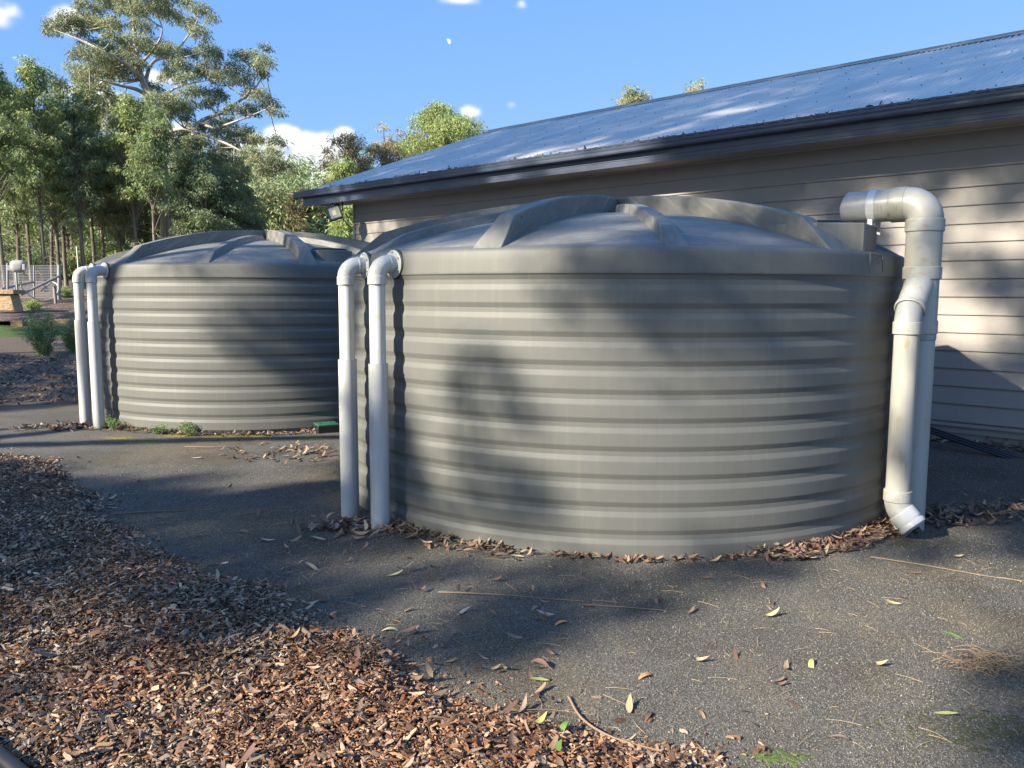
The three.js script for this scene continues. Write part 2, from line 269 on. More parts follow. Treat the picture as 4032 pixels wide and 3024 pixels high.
const bodyGeo = (() => {
  const prof = [[R - 0.03, -0.05], [R, 0.0]], D = 0.0102;
  for (let k = 9; k >= 0; k--) { const y = 1.6241 - 0.1711 * k; prof.push([R + 0.001, y - 0.004], [R, y + 0.002], [R - D, y + 0.031], [R - D, y + 0.060], [R, y + 0.089], [R + 0.001, y + 0.094]); }
  const pts = [];
  prof.forEach((p, i) => { if (i) { const q = prof[i - 1]; const n = p[1] - q[1] > 0.05 ? 4 : 1; for (let j = 1; j < n; j++) pts.push([lerp(q[0], p[0], j / n), lerp(q[1], p[1], j / n)]); } pts.push(p); });
  const g = lathe(pts, 160); g.computeVertexNormals();
  // facets of the corrugation keep crisp edges: split the lathe into flat-shaded rings with smooth sweep
  const q = g.toNonIndexed(), P = q.attributes.position, N = q.attributes.normal, uv = q.attributes.uv, a = V(), b = V(), c = V(), nn = V();
  for (let i = 0; i < P.count; i += 3) {
    a.fromBufferAttribute(P, i); b.fromBufferAttribute(P, i + 1); c.fromBufferAttribute(P, i + 2);
    nn.copy(b).sub(a).cross(V().copy(c).sub(a)).normalize(); const rad = Math.hypot(nn.x, nn.z) * Math.sign(nn.x * a.x + nn.z * a.z || 1);
    for (let j = 0; j < 3; j++) { const v = [a, b, c][j], l = Math.hypot(v.x, v.z); N.setXYZ(i + j, v.x / l * Math.abs(rad), nn.y * Math.sign(rad), v.z / l * Math.abs(rad)); uv.setXY(i + j, uv.getX(i + j) * 4, v.y * 0.5); }
  }
  return q;
})();
const shoulderGeo = (() => { const g = lathe([[R - 0.002, 1.7135], [R + 0.005, 1.716], [R + 0.008, 1.722], [R + 0.007, 1.735], [R + 0.004, 1.80], [R - 0.001, 1.845], [R - 0.008, 1.862], [R - 0.02, 1.874], [RIM, RIM_Y + 0.002], [RIM - 0.04, domeY(RIM - 0.04) + 0.002]], 160); const uv = g.attributes.uv; for (let i = 0; i < uv.count; i++) uv.setXY(i, uv.getX(i) * 4, uv.getY(i) * 0.12 + 0.3); return g; })();
const domeGeo = (() => { const pts = []; for (let i = 0; i <= 30; i++) { const r = lerp(RIM, 0.0005, i / 30); pts.push([r, domeY(r)]); } return planarUV(lathe(pts, 128), 0.21); })();
function makeTank(label, T, baseY, ribAz) {
  const t = thing('water_tank', label, 'water tank', [T.x, baseY, -T.d]);
  part('tank_wall', bodyGeo, tankMat, t); part('shoulder', shoulderGeo, tankMat, t); part('dome', domeGeo, domeMat, t);
  for (let k = 0; k < 6; k++) {
    part('roof_rib', ribGeo(ribAz + k * Math.PI / 3, 0, 0.135, 0.115, 0.15, 0.23, false), domeMat, t);
    part('low_rib', ribGeo(ribAz + Math.PI / 6 + k * Math.PI / 3, 0.3, 0.062, 0.085, 0.15, 0.16, true), domeMat, t);
  }
  return t;
}
const deg = (a) => a * Math.PI / 180;
const tank1 = makeTank('large ribbed grey plastic water tank in the foreground beside the house wall', TANK1, 0, deg(-27.5));
const tank2 = makeTank('farther ribbed grey plastic water tank behind the first one, left of the house', TANK2, 0.045, deg(-32.3));
{ // moulded inlet turret on the near tank: a faceted box at the rim, right
  const a = deg(43), sh = new THREE.Shape();
  [[-0.30, -0.36], [0.06, -0.40], [0.30, -0.22], [0.30, 0.14], [0.16, 0.30], [-0.24, 0.26]].forEach((p, i) => (i ? sh.lineTo(...p) : sh.moveTo(...p)));
  const g = new THREE.ExtrudeGeometry(sh, { depth: 0.22, bevelEnabled: true, bevelSize: 0.008, bevelThickness: 0.008, bevelSegments: 2 });
  g.rotateX(-Math.PI / 2); g.rotateY(-Math.PI / 2 + a + 0.2); g.translate(Math.sin(a) * 1.87, 1.832, Math.cos(a) * 1.87);
  part('inlet_box', planarUV(g.toNonIndexed(), 0.2), domeMat, tank1);
  const c = [Math.sin(a) * 1.84, Math.cos(a) * 1.84];
  const lid = lathe([[0.0, 0.0], [0.2, 0.0], [0.215, 0.006], [0.215, 0.022], [0.2, 0.03], [0.13, 0.034], [0, 0.034]], 32); lid.translate(c[0], 2.062, c[1]); part('strainer_lid', lid, blackPlastic, tank1);
  const pa = deg(41.6), pl = new THREE.Group(); pl.position.set(Math.sin(pa) * (R + 0.003), 1.80, Math.cos(pa) * (R + 0.003)); pl.rotation.y = pa; pl.name = 'moulded_plaque'; tank1.add(pl);
  const fr = []; for (const s of [-1, 1]) { fr.push(box(0.006, 0.13, 0.007, s * 0.092, 0, 0)); fr.push(box(0.178, 0.006, 0.007, 0, s * 0.062, 0)); }
  part('plaque_frame', fr, tankMat, pl);
  const r = rng(5), gl = []; for (let k = 0; k < 11; k++) gl.push(box(0.014 + r() * 0.03, 0.008, 0.004, -0.07 + r() * 0.14, 0.045 - (k >> 1) * 0.018, -0.001));
  part('plaque_mark', gl, std({ color: C(0.09, 0.09, 0.085), roughness: 0.6 }), pl);
  // drilled lifting hole near the end of the nearest high rib
  const ha = deg(-27.5), hole = new THREE.CylinderGeometry(0.012, 0.012, 0.006, 14); hole.rotateZ(Math.PI / 2); hole.rotateY(ha); hole.translate(Math.sin(ha) * 1.88 + 0.0625 * Math.cos(ha), domeY(1.88) + 0.1, Math.cos(ha) * 1.88 - 0.0625 * Math.sin(ha));
  part('rib_hole', hole, blackPlastic, tank1);
}
{ // round inlet turret of the far tank
  const a = deg(39), g = lathe([[0.32, -0.24], [0.275, 0.14], [0.265, 0.155], [0.24, 0.16], [0.2, 0.16], [0, 0.16]], 40); g.translate(Math.sin(a) * 1.82, 1.90, Math.cos(a) * 1.82); part('inlet_turret', planarUV(g, 0.2), domeMat, tank2);
  const l = lathe([[0, 0], [0.2, 0], [0.205, 0.01], [0.2, 0.02], [0, 0.022]], 32); l.translate(Math.sin(a) * 1.82, 2.061, Math.cos(a) * 1.82); part('strainer_lid', l, blackPlastic, tank2);
  const ha = deg(-32.3), hole = new THREE.CylinderGeometry(0.018, 0.018, 0.006, 14); hole.rotateZ(Math.PI / 2); hole.rotateY(ha); hole.translate(Math.sin(ha) * 1.86 + 0.0625 * Math.cos(ha), domeY(1.86) + 0.095, Math.cos(ha) * 1.86 - 0.0625 * Math.sin(ha)); part('rib_hole', hole, blackPlastic, tank2);
}

// ───────────────────────── overflow pipes ─────────────────────────
function overflow(label, x, d, T, sleeveTop, flangeY, baseY) {
  const dx = T.x - x, dz = -T.d + d, L = Math.hypot(dx, dz), turn = Math.atan2(-dz, dx), reach = L - R - 0.012;  // local +x points at the tank
  const t = thing('overflow_pipe', label, 'pipe', [x, baseY, -d], turn), f = flangeY - baseY, s = sleeveTop - baseY, b = 0.085;
  part('sleeve', lathe([[0.0648, -0.08], [0.0648, s], [0.060, s + 0.001], [0.060, s - 0.12]], 40), sleeveMat, t);
  part('upper_pipe', cyl(0.0535, 0.0535, f - b - s + 0.06, 0, s - 0.1 + 0.04, 0, 40, true), pvcMat, t);
  const bend = new THREE.TorusGeometry(b, 0.0585, 20, 14, Math.PI / 2); bend.rotateZ(Math.PI / 2); bend.translate(b, f - b, 0);
  part('elbow', bend, fittingMat, t);
  const sock = lathe([[0.0545, -0.052], [0.0615, -0.052], [0.0622, -0.046], [0.0622, 0.0], [0.0608, 0.006], [0.0585, 0.008]], 40); sock.translate(0, f - b, 0); part('collar', sock, fittingMat, t);
  const side = (g) => { g.rotateZ(-Math.PI / 2); return g; };
  const s2 = side(lathe([[0.0585, -0.006], [0.0622, -0.003], [0.0622, 0.006], [0.06, 0.012], [0.06, Math.max(reach - b, 0.03)]], 40)); s2.translate(b, f, 0); part('stub', s2, fittingMat, t);
  const fl = side(lathe([[0.06, -0.014], [0.092, -0.010], [0.094, -0.006], [0.094, 0.002], [0.05, 0.002]], 40)); fl.translate(reach, f, 0); const flange = part('flange', fl, fittingMat, t);
  const gk = side(lathe([[0.05, 0.002], [0.097, 0.002], [0.097, 0.022], [0.05, 0.022]], 40)); gk.translate(reach, f, 0); part('gasket', gk, rubberMat, t);
  for (let k = 0; k < 6; k++) { const a = k * Math.PI / 3 + 0.5, h = new THREE.CylinderGeometry(0.0055, 0.0055, 0.009, 6); h.rotateZ(Math.PI / 2); h.translate(reach - 0.016, f + Math.sin(a) * 0.079, Math.cos(a) * 0.079); part('bolt', h, steelMat, flange); }
  return t;
}
overflow('white overflow pipe nearest the viewer, right one of the pair on the near tank', -0.893, 5.42, TANK1, 1.13, 1.79, 0);
overflow('white overflow pipe, left one of the pair on the near tank', -1.167, 5.765, TANK1, 1.13, 1.79, 0);
overflow('white overflow pipe, right one of the pair on the far tank', -4.85, 9.47, TANK2, 1.255, 1.845, 0.02);
overflow('white overflow pipe, left one of the pair on the far tank, at its outer edge', -5.15, 9.75, TANK2, 1.265, 1.845, 0.02);

// ───────────────────────── inlet pipe with first flush diverter ─────────────────────────
{
  const X = 2.725, D = 5.475, t = thing('inlet_pipe', 'tall white stormwater pipe with elbow and capped diverter beside the near tank', 'pipe', [X, 0, -D]);
  const ring = (r, y0, y1, mat, name, lip = 0.004) => part(name, lathe([[r - 0.012, y0], [r, y0], [r + lip, y0 + 0.006], [r + lip, y1 - 0.006], [r, y1], [r - 0.012, y1]], 40), mat, t);
  part('lower_pipe', cyl(0.104, 0.104, 1.4, 0, -0.06, 0, 40), agedMat, t);
  ring(0.106, 1.30, 1.36, greyFitMat, 'rubber_ring', 0.002); ring(0.110, 1.34, 1.43, agedMat, 'lower_socket');
  part('tee_body', cyl(0.107, 0.107, 0.33, 0, 1.40, 0, 40, true), agedMat, t);
  ring(0.115, 1.70, 1.785, agedMat, 'tee_socket');
  part('upper_pipe', cyl(0.1115, 0.1115, 0.36, 0, 1.74, 0, 40, true), stainedMat, t);
  ring(0.116, 2.012, 2.095, agedMat, 'elbow_socket');
  // elbow towards the tank inlet, then the level run and its open end
  const dir = V(-0.745, 0, -0.667).normalize(), b = 0.115, top = 2.20, yaw = Math.atan2(-dir.z, dir.x);
  const hold = new THREE.Group(); hold.name = 'level_run'; hold.rotation.y = yaw; t.add(hold);
  const el = new THREE.TorusGeometry(b, 0.112, 24, 18, Math.PI / 2); el.rotateZ(Math.PI / 2); el.translate(b, top - b, 0); part('elbow', el, stainedMat, hold);
  const lay = (g, x) => { g.rotateZ(-Math.PI / 2); g.translate(x, top, 0); return g; };
  part('elbow_collar', lay(lathe([[0.112, 0], [0.1165, 0.004], [0.1165, 0.095], [0.112, 0.1], [0.1, 0.1]], 40), b), std({ map: pvcMap([0.33, 0.32, 0.265], 1.5, 143), roughness: 0.4 }), hold);
  part('level_pipe', lay(lathe([[0.108, 0], [0.108, 0.10]], 40), b + 0.1), stainedMat, hold);
  part('strap', lay(lathe([[0.108, 0], [0.1125, 0.002], [0.1125, 0.052], [0.108, 0.054]], 40), b + 0.185), whiteMat, hold);
  const endP = lathe([[0.108, 0], [0.108, 0.17], [0.101, 0.17], [0.101, 0.0]], 40); const ep = endP.attributes.position;   // cut at a slant
  for (let i = 0; i < ep.count; i++) if (ep.getY(i) > 0.1) ep.setY(i, ep.getY(i) - 0.25 * Math.max(0, -ep.getX(i)) * 1.0);
  endP.computeVertexNormals(); part('open_end', lay(endP, b + 0.238), greyFitMat, hold);
  part('strap_leg', [box(0.032, 0.1, 0.006, b + 0.21, top - 0.15, 0.085), box(0.032, 0.05, 0.006, b + 0.21, top - 0.098, 0.079)], whiteMat, hold);
  part('strap_leg', box(0.032, 0.12, 0.006, b + 0.21, top - 0.15, -0.085), whiteMat, hold);
  const bolt = new THREE.CylinderGeometry(0.009, 0.009, 0.03, 6); bolt.rotateX(Math.PI / 2); bolt.translate(b + 0.21, top - 0.112, 0.092); part('strap_bolt', bolt, steelMat, hold);
  // diverter: slanted branch, upright chamber, elbow and screw cap
  const q = V(-0.175, 0, 0.20), qc = (y, k = 1) => V(q.x * k, y, q.z * k), rr = 0.0765;
  part('tee_branch', rod(qc(1.70, 0.05), qc(1.505, 0.86), 0.092, 0.089, 32), agedMat, t);
  const bd = qc(1.505, 0.86).sub(qc(1.70, 0.05)).normalize(), bq = new THREE.Quaternion().setFromUnitVectors(V(0, 1, 0), bd);
  const bc = lathe([[0.088, -0.012], [0.096, -0.01], [0.096, 0.012], [0.088, 0.014]], 32); bc.applyQuaternion(bq); const bp = qc(1.51, 0.84); bc.translate(bp.x, bp.y, bp.z); part('branch_collar', bc, agedMat, t);
  part('bend', new THREE.TubeGeometry(new THREE.QuadraticBezierCurve3(qc(1.52, 0.8), qc(1.455, 1), qc(1.40, 1)), 10, 0.0815, 32), greyFitMat, t);
  const ring2 = (r, y0, y1, mat, name) => { const g = lathe([[r - 0.01, y0], [r, y0], [r + 0.003, y0 + 0.005], [r + 0.003, y1 - 0.005], [r, y1], [r - 0.01, y1]], 36); g.translate(q.x, 0, q.z); part(name, g, mat, t); };
  ring2(0.084, 1.345, 1.425, agedMat, 'chamber_socket');
  part('chamber_pipe', cyl(rr, rr, 1.06, q.x, 0.30, q.z, 36, true), stainedMat, t);
  ring2(0.085, 0.245, 0.32, agedMat, 'lower_collar');
  const e0 = V(q.x, 0.27, q.z), e1 = V(q.x, 0.19, q.z), e2 = V(q.x + 0.035, 0.15, q.z + 0.045), dirE = V(0.5, -0.7, 0.5).normalize();
  part('lower_elbow', new THREE.TubeGeometry(new THREE.QuadraticBezierCurve3(e0, e1, e2), 12, 0.0815, 32), agedMat, t);
  const eq = new THREE.Quaternion().setFromUnitVectors(V(0, 1, 0), dirE), put = (g, s) => { g.applyQuaternion(eq); const p = e2.clone().addScaledVector(dirE, s); g.translate(p.x, p.y, p.z); return g; };
  part('white_coupling', put(lathe([[0.07, -0.035], [0.088, -0.035], [0.089, -0.03], [0.089, 0.035], [0.083, 0.038], [0.083, 0.055]], 36), 0), whiteMat, t);
  part('screw_cap', put(lathe([[0.083, 0.05], [0.091, 0.052], [0.091, 0.08], [0.084, 0.084], [0.06, 0.086], [0.06, 0.096], [0.0, 0.096]], 36), 0), whiteMat, t);
  part('hex_plug', put(lathe([[0.0, 0.09], [0.028, 0.09], [0.028, 0.125], [0.0, 0.125]], 6), 0), blackPlastic, t);
}

// ───────────────────────── house ─────────────────────────
const house = thing('house', 'weatherboard house with corrugated metal roof behind the tanks', 'house', [HOUSE.x, 0, HOUSE.z], HOUSE_TURN);
const LEN = 17.5, EAVE = 0.6, TAN = Math.tan(deg(20)), ROOF0 = 3.415, RIDGE_Z = -4.3;   // local: +x along the wall to the right, +z out to the viewer
const roofY = (z) => ROOF0 + (EAVE - z) * TAN;
{
  const boardMap = colorTex(1024, 64, (x, y) => { const n = fbm(x / 90, y / 30, 151, 4), f = fbm(x / 3, y / 2, 153, 2); const k = 0.95 + 0.12 * (n - 0.5) + 0.07 * (f - 0.5); return [0.305 * k, 0.278 * k, 0.252 * k]; }, 0.25, 1);
  const boardMat = std({ map: boardMap, roughness: 0.62, bumpMap: greyTex(512, 32, (x, y) => fbm(x / 40, y / 3, 155, 3), 0.3, 1), bumpScale: 0.0012 });
  const profile = (h) => { const s = new THREE.Shape(); s.moveTo(0.0, 0); s.lineTo(0.026, 0); s.lineTo(0.0275, 0.003); s.lineTo(0.0275, 0.012); s.lineTo(0.008, h + 0.02); s.lineTo(0, h + 0.02); s.closePath(); return s; };
  const mk = (h) => { const g = new THREE.ExtrudeGeometry(profile(h), { depth: LEN, bevelEnabled: false }); g.rotateY(Math.PI / 2); g.scale(1, 1, -1); const q = g.toNonIndexed(); const i = q.attributes; for (let k = 0; k < i.position.count; k += 3) for (const nm of ['position', 'normal', 'uv']) { const a = i[nm], n = a.itemSize, A = a.array, o = k * n; for (let c = 0; c < n; c++) { const s = A[o + n + c]; A[o + n + c] = A[o + 2 * n + c]; A[o + 2 * n + c] = s; } } q.computeVertexNormals(); const u = new Float32Array(i.position.count * 2); for (let k = 0; k < i.position.count; k++) { u[2 * k] = i.position.getX(k); u[2 * k + 1] = i.position.getY(k) * 2; } q.setAttribute('uv', new THREE.BufferAttribute(u, 2)); return q; };
  const g18 = mk(0.18), gTop = mk(0.165);
  for (let i = 0; i <= 15; i++) { const m = part('weatherboard', i ? g18 : gTop, boardMat, house); m.position.set(0.02, 3.019 - 0.18 * i, 0.0); }
  part('wall_core', box(LEN, 3.0, 0.12, LEN / 2, 1.70, -0.065), boardMat, house);
  part('end_wall', [box(0.12, 3.2, 8.4, 0.065, 1.70, -4.35), (() => { const s = new THREE.Shape(); s.moveTo(0, 3.3); s.lineTo(-8.6, 3.3); s.lineTo(-4.3, roofY(RIDGE_Z) - 0.2); s.closePath(); const g = new THREE.ExtrudeGeometry(s, { depth: 0.12, bevelEnabled: false }); g.rotateY(-Math.PI / 2); g.translate(0.125, 0, 0); return g; })()], boardMat, house);
  part('far_walls', [box(LEN, 3.2, 0.12, LEN / 2, 1.70, -8.6), box(0.12, 3.2, 8.4, LEN - 0.06, 1.70, -4.35)], boardMat, house);
  part('corner_trim', box(0.05, 2.93, 0.05, 0.0, 1.735, 0.01, 0.004), boardMat, house);
  part('base_trim', box(LEN, 0.034, 0.035, LEN / 2, 0.285, 0.006, 0.003), boardMat, house);
  part('plinth', box(LEN, 0.6, 0.1, LEN / 2, -0.032, -0.07), std({ map: colorTex(512, 128, (x, y) => { const n = fbm(x / 10, y / 10, 161, 5), s = sstep(0.5, 0.7, n); const v = lerp(0.2, 0.3, fbm(x / 60, y / 60, 163, 3)); return [lerp(v, 0.07, s * 0.6), lerp(v * 0.93, 0.06, s * 0.6), lerp(v * 0.8, 0.045, s * 0.6)]; }, 6, 1), roughness: 0.95 }), house);
  const soffitMat = std({ color: C(0.46, 0.42, 0.36), roughness: 0.75 });
  const X0 = -0.74;
  for (let k = 0; k < 8; k++) part('soffit_panel', box(2.36, 0.008, EAVE - 0.02, X0 + 1.18 + k * 2.368, 3.207, EAVE / 2 - 0.01), soffitMat, house);
  part('soffit_bead', box(LEN, 0.014, 0.014, LEN / 2, 3.196, 0.03), soffitMat, house);
  const navy = std({ color: C(0.052, 0.066, 0.098), roughness: 0.32 });
  const fas = new THREE.Shape(); [[EAVE - 0.022, 3.165], [EAVE + 0.004, 3.165], [EAVE + 0.004, 3.19], [EAVE, 3.195], [EAVE, 3.325], [EAVE + 0.003, 3.33], [EAVE + 0.003, 3.40], [EAVE - 0.022, 3.40]].forEach((p, i) => (i ? fas.lineTo(...p) : fas.moveTo(...p)));
  const along = (s, x0, x1) => { const g = new THREE.ExtrudeGeometry(s, { depth: x1 - x0, bevelEnabled: false }); g.rotateY(-Math.PI / 2); g.scale(1, 1, 1); g.rotateY(Math.PI); const g2 = g.toNonIndexed(); g2.computeBoundingBox(); return g2; };
  // a profile given as (z, y) swept along x
  const sweep = (pts, x0, x1, closed = true) => { const pos = [], n = pts.length, m = closed ? n : n - 1; for (let i = 0; i < m; i++) { const a = pts[i], b = pts[(i + 1) % n]; pos.push(x0, a[1], a[0], x1, a[1], a[0], x1, b[1], b[0], x0, a[1], a[0], x1, b[1], b[0], x0, b[1], b[0]); } if (closed) { const s = THREE.ShapeUtils.triangulateShape(pts.map((p) => new THREE.Vector2(p[0], p[1])), []); for (const x of [x0, x1]) for (const t of s) for (const k of t) pos.push(x, pts[k][1], pts[k][0]); } const g = new THREE.BufferGeometry(); g.setAttribute('position', new THREE.Float32BufferAttribute(pos, 3)); g.computeVertexNormals(); return g; };
  part('fascia', sweep([[EAVE - 0.022, 3.168], [EAVE + 0.005, 3.168], [EAVE + 0.005, 3.188], [EAVE, 3.194], [EAVE, 3.236], [EAVE + 0.004, 3.24], [EAVE + 0.004, 3.39], [EAVE - 0.022, 3.39]], X0, LEN + 0.6), navy, house);
  const gz = EAVE + 0.006, gutterPts = [[gz, 3.425], [gz, 3.302], [gz + 0.085, 3.302], [gz + 0.108, 3.312], [gz + 0.113, 3.33], [gz + 0.112, 3.352], [gz + 0.118, 3.372], [gz + 0.122, 3.415], [gz + 0.118, 3.421], [gz + 0.106, 3.421], [gz + 0.106, 3.412], [gz + 0.116, 3.41], [gz + 0.110, 3.374], [gz + 0.104, 3.352], [gz + 0.105, 3.332], [gz + 0.083, 3.309], [gz + 0.005, 3.309], [gz + 0.005, 3.425]];
  const gutter = part('gutter', sweep(gutterPts, X0 - 0.14, LEN + 0.7), navy, house);
  part('gutter_end', box(0.004, 0.118, 0.118, X0 - 0.142, 3.362, gz + 0.058), navy, house);
  const slots = []; for (let k = 0; k < 70; k++) slots.push(box(0.12, 0.006, 0.004, X0 + 0.2 + k * 0.165 + (k % 2) * 0.004, 3.398, gz + 0.1205)); const sl = part('overflow_slot', slots, std({ color: C(0.01, 0.01, 0.012), roughness: 0.9 }), gutter); sl.userData.kind = 'stuff';
  part('barge', [sweepBarge()], std({ color: C(0.32, 0.33, 0.34), roughness: 0.4 }), house);
  function sweepBarge() { const g = box(0.03, 0.19, 1, 0, 0, 0); const p = g.attributes.position; for (let i = 0; i < p.count; i++) { const z = p.getZ(i) > 0 ? EAVE - 0.03 : RIDGE_Z; p.setZ(i, z); p.setY(i, p.getY(i) + roofY(z) - 0.085); p.setX(i, p.getX(i) - 0.80); } g.computeVertexNormals(); return g; }
  // corrugated sheets, real waves 76 mm apart
  const roofMap = colorTex(512, 512, (x, y) => { const n = fbm(x / 30, y / 120, 171, 4), b = fbm(x / 90, y / 90, 173, 4); const k = 0.92 + 0.16 * (n - 0.5) + 0.2 * (b - 0.5); return [0.60 * k, 0.565 * k, 0.515 * k]; }, 0.4, 0.2);
  const roofMat = std({ map: roofMap, roughness: 0.26, metalness: 0.2 });
  const waves = (x0, x1, zA, zB, fy) => { const pitch = 0.076, amp = 0.0135, seg = 8, n = Math.round((x1 - x0) / pitch * seg), pos = [], uv = [], idx = [], zs = [zA, lerp(zA, zB, 0.5), zB]; for (let i = 0; i <= n; i++) { const x = x0 + i * pitch / seg; zs.forEach((z) => { pos.push(x, fy(z) + amp * Math.cos((i / seg) * 2 * Math.PI), z); uv.push(x, z); }); } for (let i = 0; i < n; i++) for (let j = 0; j < 2; j++) { const a = i * 3 + j; idx.push(a, a + 3, a + 1, a + 3, a + 4, a + 1); } const g = new THREE.BufferGeometry(); g.setAttribute('position', new THREE.Float32BufferAttribute(pos, 3)); g.setAttribute('uv', new THREE.Float32BufferAttribute(uv, 2)); g.setIndex(idx); g.computeVertexNormals(); return g; };
  const roof = part('roof', waves(-0.81, LEN + 0.6, 0.655, RIDGE_Z, roofY), roofMat, house);
  part('rear_roof', waves(-0.81, LEN + 0.6, RIDGE_Z * 2 - 0.655, RIDGE_Z, (z) => roofY(2 * RIDGE_Z - z)), roofMat, house);
  const capY = roofY(RIDGE_Z) + 0.016; part('ridge_cap', sweep([[RIDGE_Z + 0.20, capY - 0.073 + 0.0], [RIDGE_Z + 0.20, capY - 0.066], [RIDGE_Z + 0.03, capY - 0.004], [RIDGE_Z + 0.015, capY + 0.022], [RIDGE_Z, capY + 0.03], [RIDGE_Z - 0.015, capY + 0.022], [RIDGE_Z - 0.03, capY - 0.004], [RIDGE_Z - 0.2, capY - 0.066], [RIDGE_Z - 0.2, capY - 0.073], [RIDGE_Z - 0.02, capY - 0.012], [RIDGE_Z + 0.02, capY - 0.012]], -0.83, LEN + 0.65), std({ color: C(0.30, 0.29, 0.26), roughness: 0.4 }), house);
  const sc = [], rs = rng(9); for (const z of [0.35, -0.5, -1.35, -2.2, -3.05, -3.85]) for (let x = -0.7 + (z * 7 % 2) * 0.05; x < 14.5; x += 0.076 * 5) { const xc = Math.round((x + 0.81) / 0.076) * 0.076 - 0.81; sc.push(M4(V(xc, roofY(z) + 0.0085, z), EU(0, rs() * 3, 0), V(1, 1, 1))); }
  const screwG = mergeGeometries(flat([cyl(0.010, 0.009, 0.004, 0, 0, 0, 10), cyl(0.0065, 0.0065, 0.012, 0, 0.002, 0, 6)])); const scr = instances('roof_screw', screwG, std({ color: C(0.12, 0.125, 0.14), roughness: 0.6 }), sc, null, roof); scr.userData.kind = 'stuff';
}
const toWorld = (x, y, z) => V(x, y, z).applyAxisAngle(V(0, 1, 0), HOUSE_TURN).add(HOUSE);

// floodlight under the eave corner
{
  const p = at(722, 459, 14.62), t = thing('floodlight', 'small black floodlight hanging under the left corner of the eave', 'light fitting', [p.x, p.y, p.z], 0.5);
  const head = new THREE.Group(); head.name = 'lamp_head'; head.rotation.set(-0.28, -0.5, 0.2); t.add(head);
  part('housing', [box(0.25, 0.265, 0.05, 0, 0, -0.03, 0.012), box(0.25, 0.022, 0.03, 0, 0.122, 0.008), box(0.25, 0.022, 0.03, 0, -0.122, 0.008), box(0.022, 0.223, 0.03, 0.114, 0, 0.008), box(0.022, 0.223, 0.03, -0.114, 0, 0.008)], blackPlastic, head);
  const fins = []; for (let k = 0; k < 8; k++) fins.push(box(0.006, 0.2, 0.03, -0.09 + k * 0.026, 0, -0.065)); part('cooling_fins', fins, blackPlastic, head);
  part('reflector', [box(0.205, 0.222, 0.006, 0, 0, -0.002)], std({ color: C(0.34, 0.37, 0.37), roughness: 0.4 }), head);
  part('led_chip', box(0.07, 0.09, 0.004, 0, -0.01, 0.004), std({ color: C(0.75, 0.66, 0.42), roughness: 0.5 }), head);
  part('glass', box(0.206, 0.223, 0.003, 0, 0, 0.016), new THREE.MeshPhysicalMaterial({ color: 0xffffff, transmission: 1, thickness: 0, roughness: 0.08, ior: 1.5 }), head);
  const q = at(735, 443, 14.65), dy = 3.203 - p.y; const lp = (x, y, z) => V(x, y, z);
  part('bracket', [box(0.17, 0.006, 0.03, 0.08, dy - 0.004, -0.06), rod(lp(0.17, dy, -0.06), lp(0.16, 0.03, -0.05), 0.011, 0.011, 6), rod(lp(-0.01, dy, -0.06), lp(-0.02, 0.11, -0.06), 0.011, 0.011, 6)], blackPlastic, t);
}

// ───────────────────────── moon ─────────────────────────
{
  const p = at(968, 90, 900), sh = new THREE.Shape(); sh.absarc(0, 0, 3.0, -Math.PI / 2, Math.PI / 2); sh.absellipse(0, 0, 0.7, 3.0, Math.PI / 2, Math.PI * 1.5);   // the lit part of the disc
  const g = new THREE.ExtrudeGeometry(sh, { depth: 0.6, bevelEnabled: false, curveSegments: 24 });
  const m = part('moon', g, new THREE.MeshStandardMaterial({ color: 0x000000, emissive: C(0.62, 0.72, 0.86), emissiveIntensity: 0.62, roughness: 1, emissiveMap: colorTex(64, 64, (x, y) => { const n = fbm(x / 9, y / 9, 3, 3); const k = 0.75 + 0.5 * n; return [0.75 * k, 0.75 * k, 0.75 * k]; }) }), scene);
  m.position.copy(p); m.lookAt(camera.position); m.rotateZ(0.5); m.castShadow = false;
  tag(m, 'pale daytime moon in the blue sky above the near tank', 'moon');
}

// ───────────────────────── valve box, pipes on the ground ─────────────────────────
{
  const t = thing('valve_box', 'small black valve box with a green lid at the foot of the far tank', 'valve box', [-2.162, groundY(-2.162, 9.378), -9.378], deg(26));
  const taper = box(0.255, 0.1, 0.285, 0, 0.03, 0, 0.012); part('box_body', taper, blackPlastic, t);
  const lidMap = colorTex(128, 128, (x, y) => { const c = ((x % 16) - 8) ** 2 + ((y % 16) - 8) ** 2 < 22 ? 1.25 : 1; const n = fbm(x / 12, y / 12, 7, 3), sc = sstep(0.6, 0.7, n); return [lerp(0.02, 0.2, sc * 0.4) * c, lerp(0.12, 0.2, sc * 0.4) * c, lerp(0.055, 0.13, sc * 0.4) * c]; }, 1, 1);
  part('lid', box(0.25, 0.016, 0.28, 0, 0.087, 0, 0.006), std({ map: lidMap, roughness: 0.5 }), t);
  part('lid_bolt', cyl(0.012, 0.012, 0.005, 0.06, 0.094, 0.0, 10), blackPlastic, t); part('lid_bolt', cyl(0.012, 0.012, 0.005, -0.06, 0.094, 0.0, 10), blackPlastic, t);
}
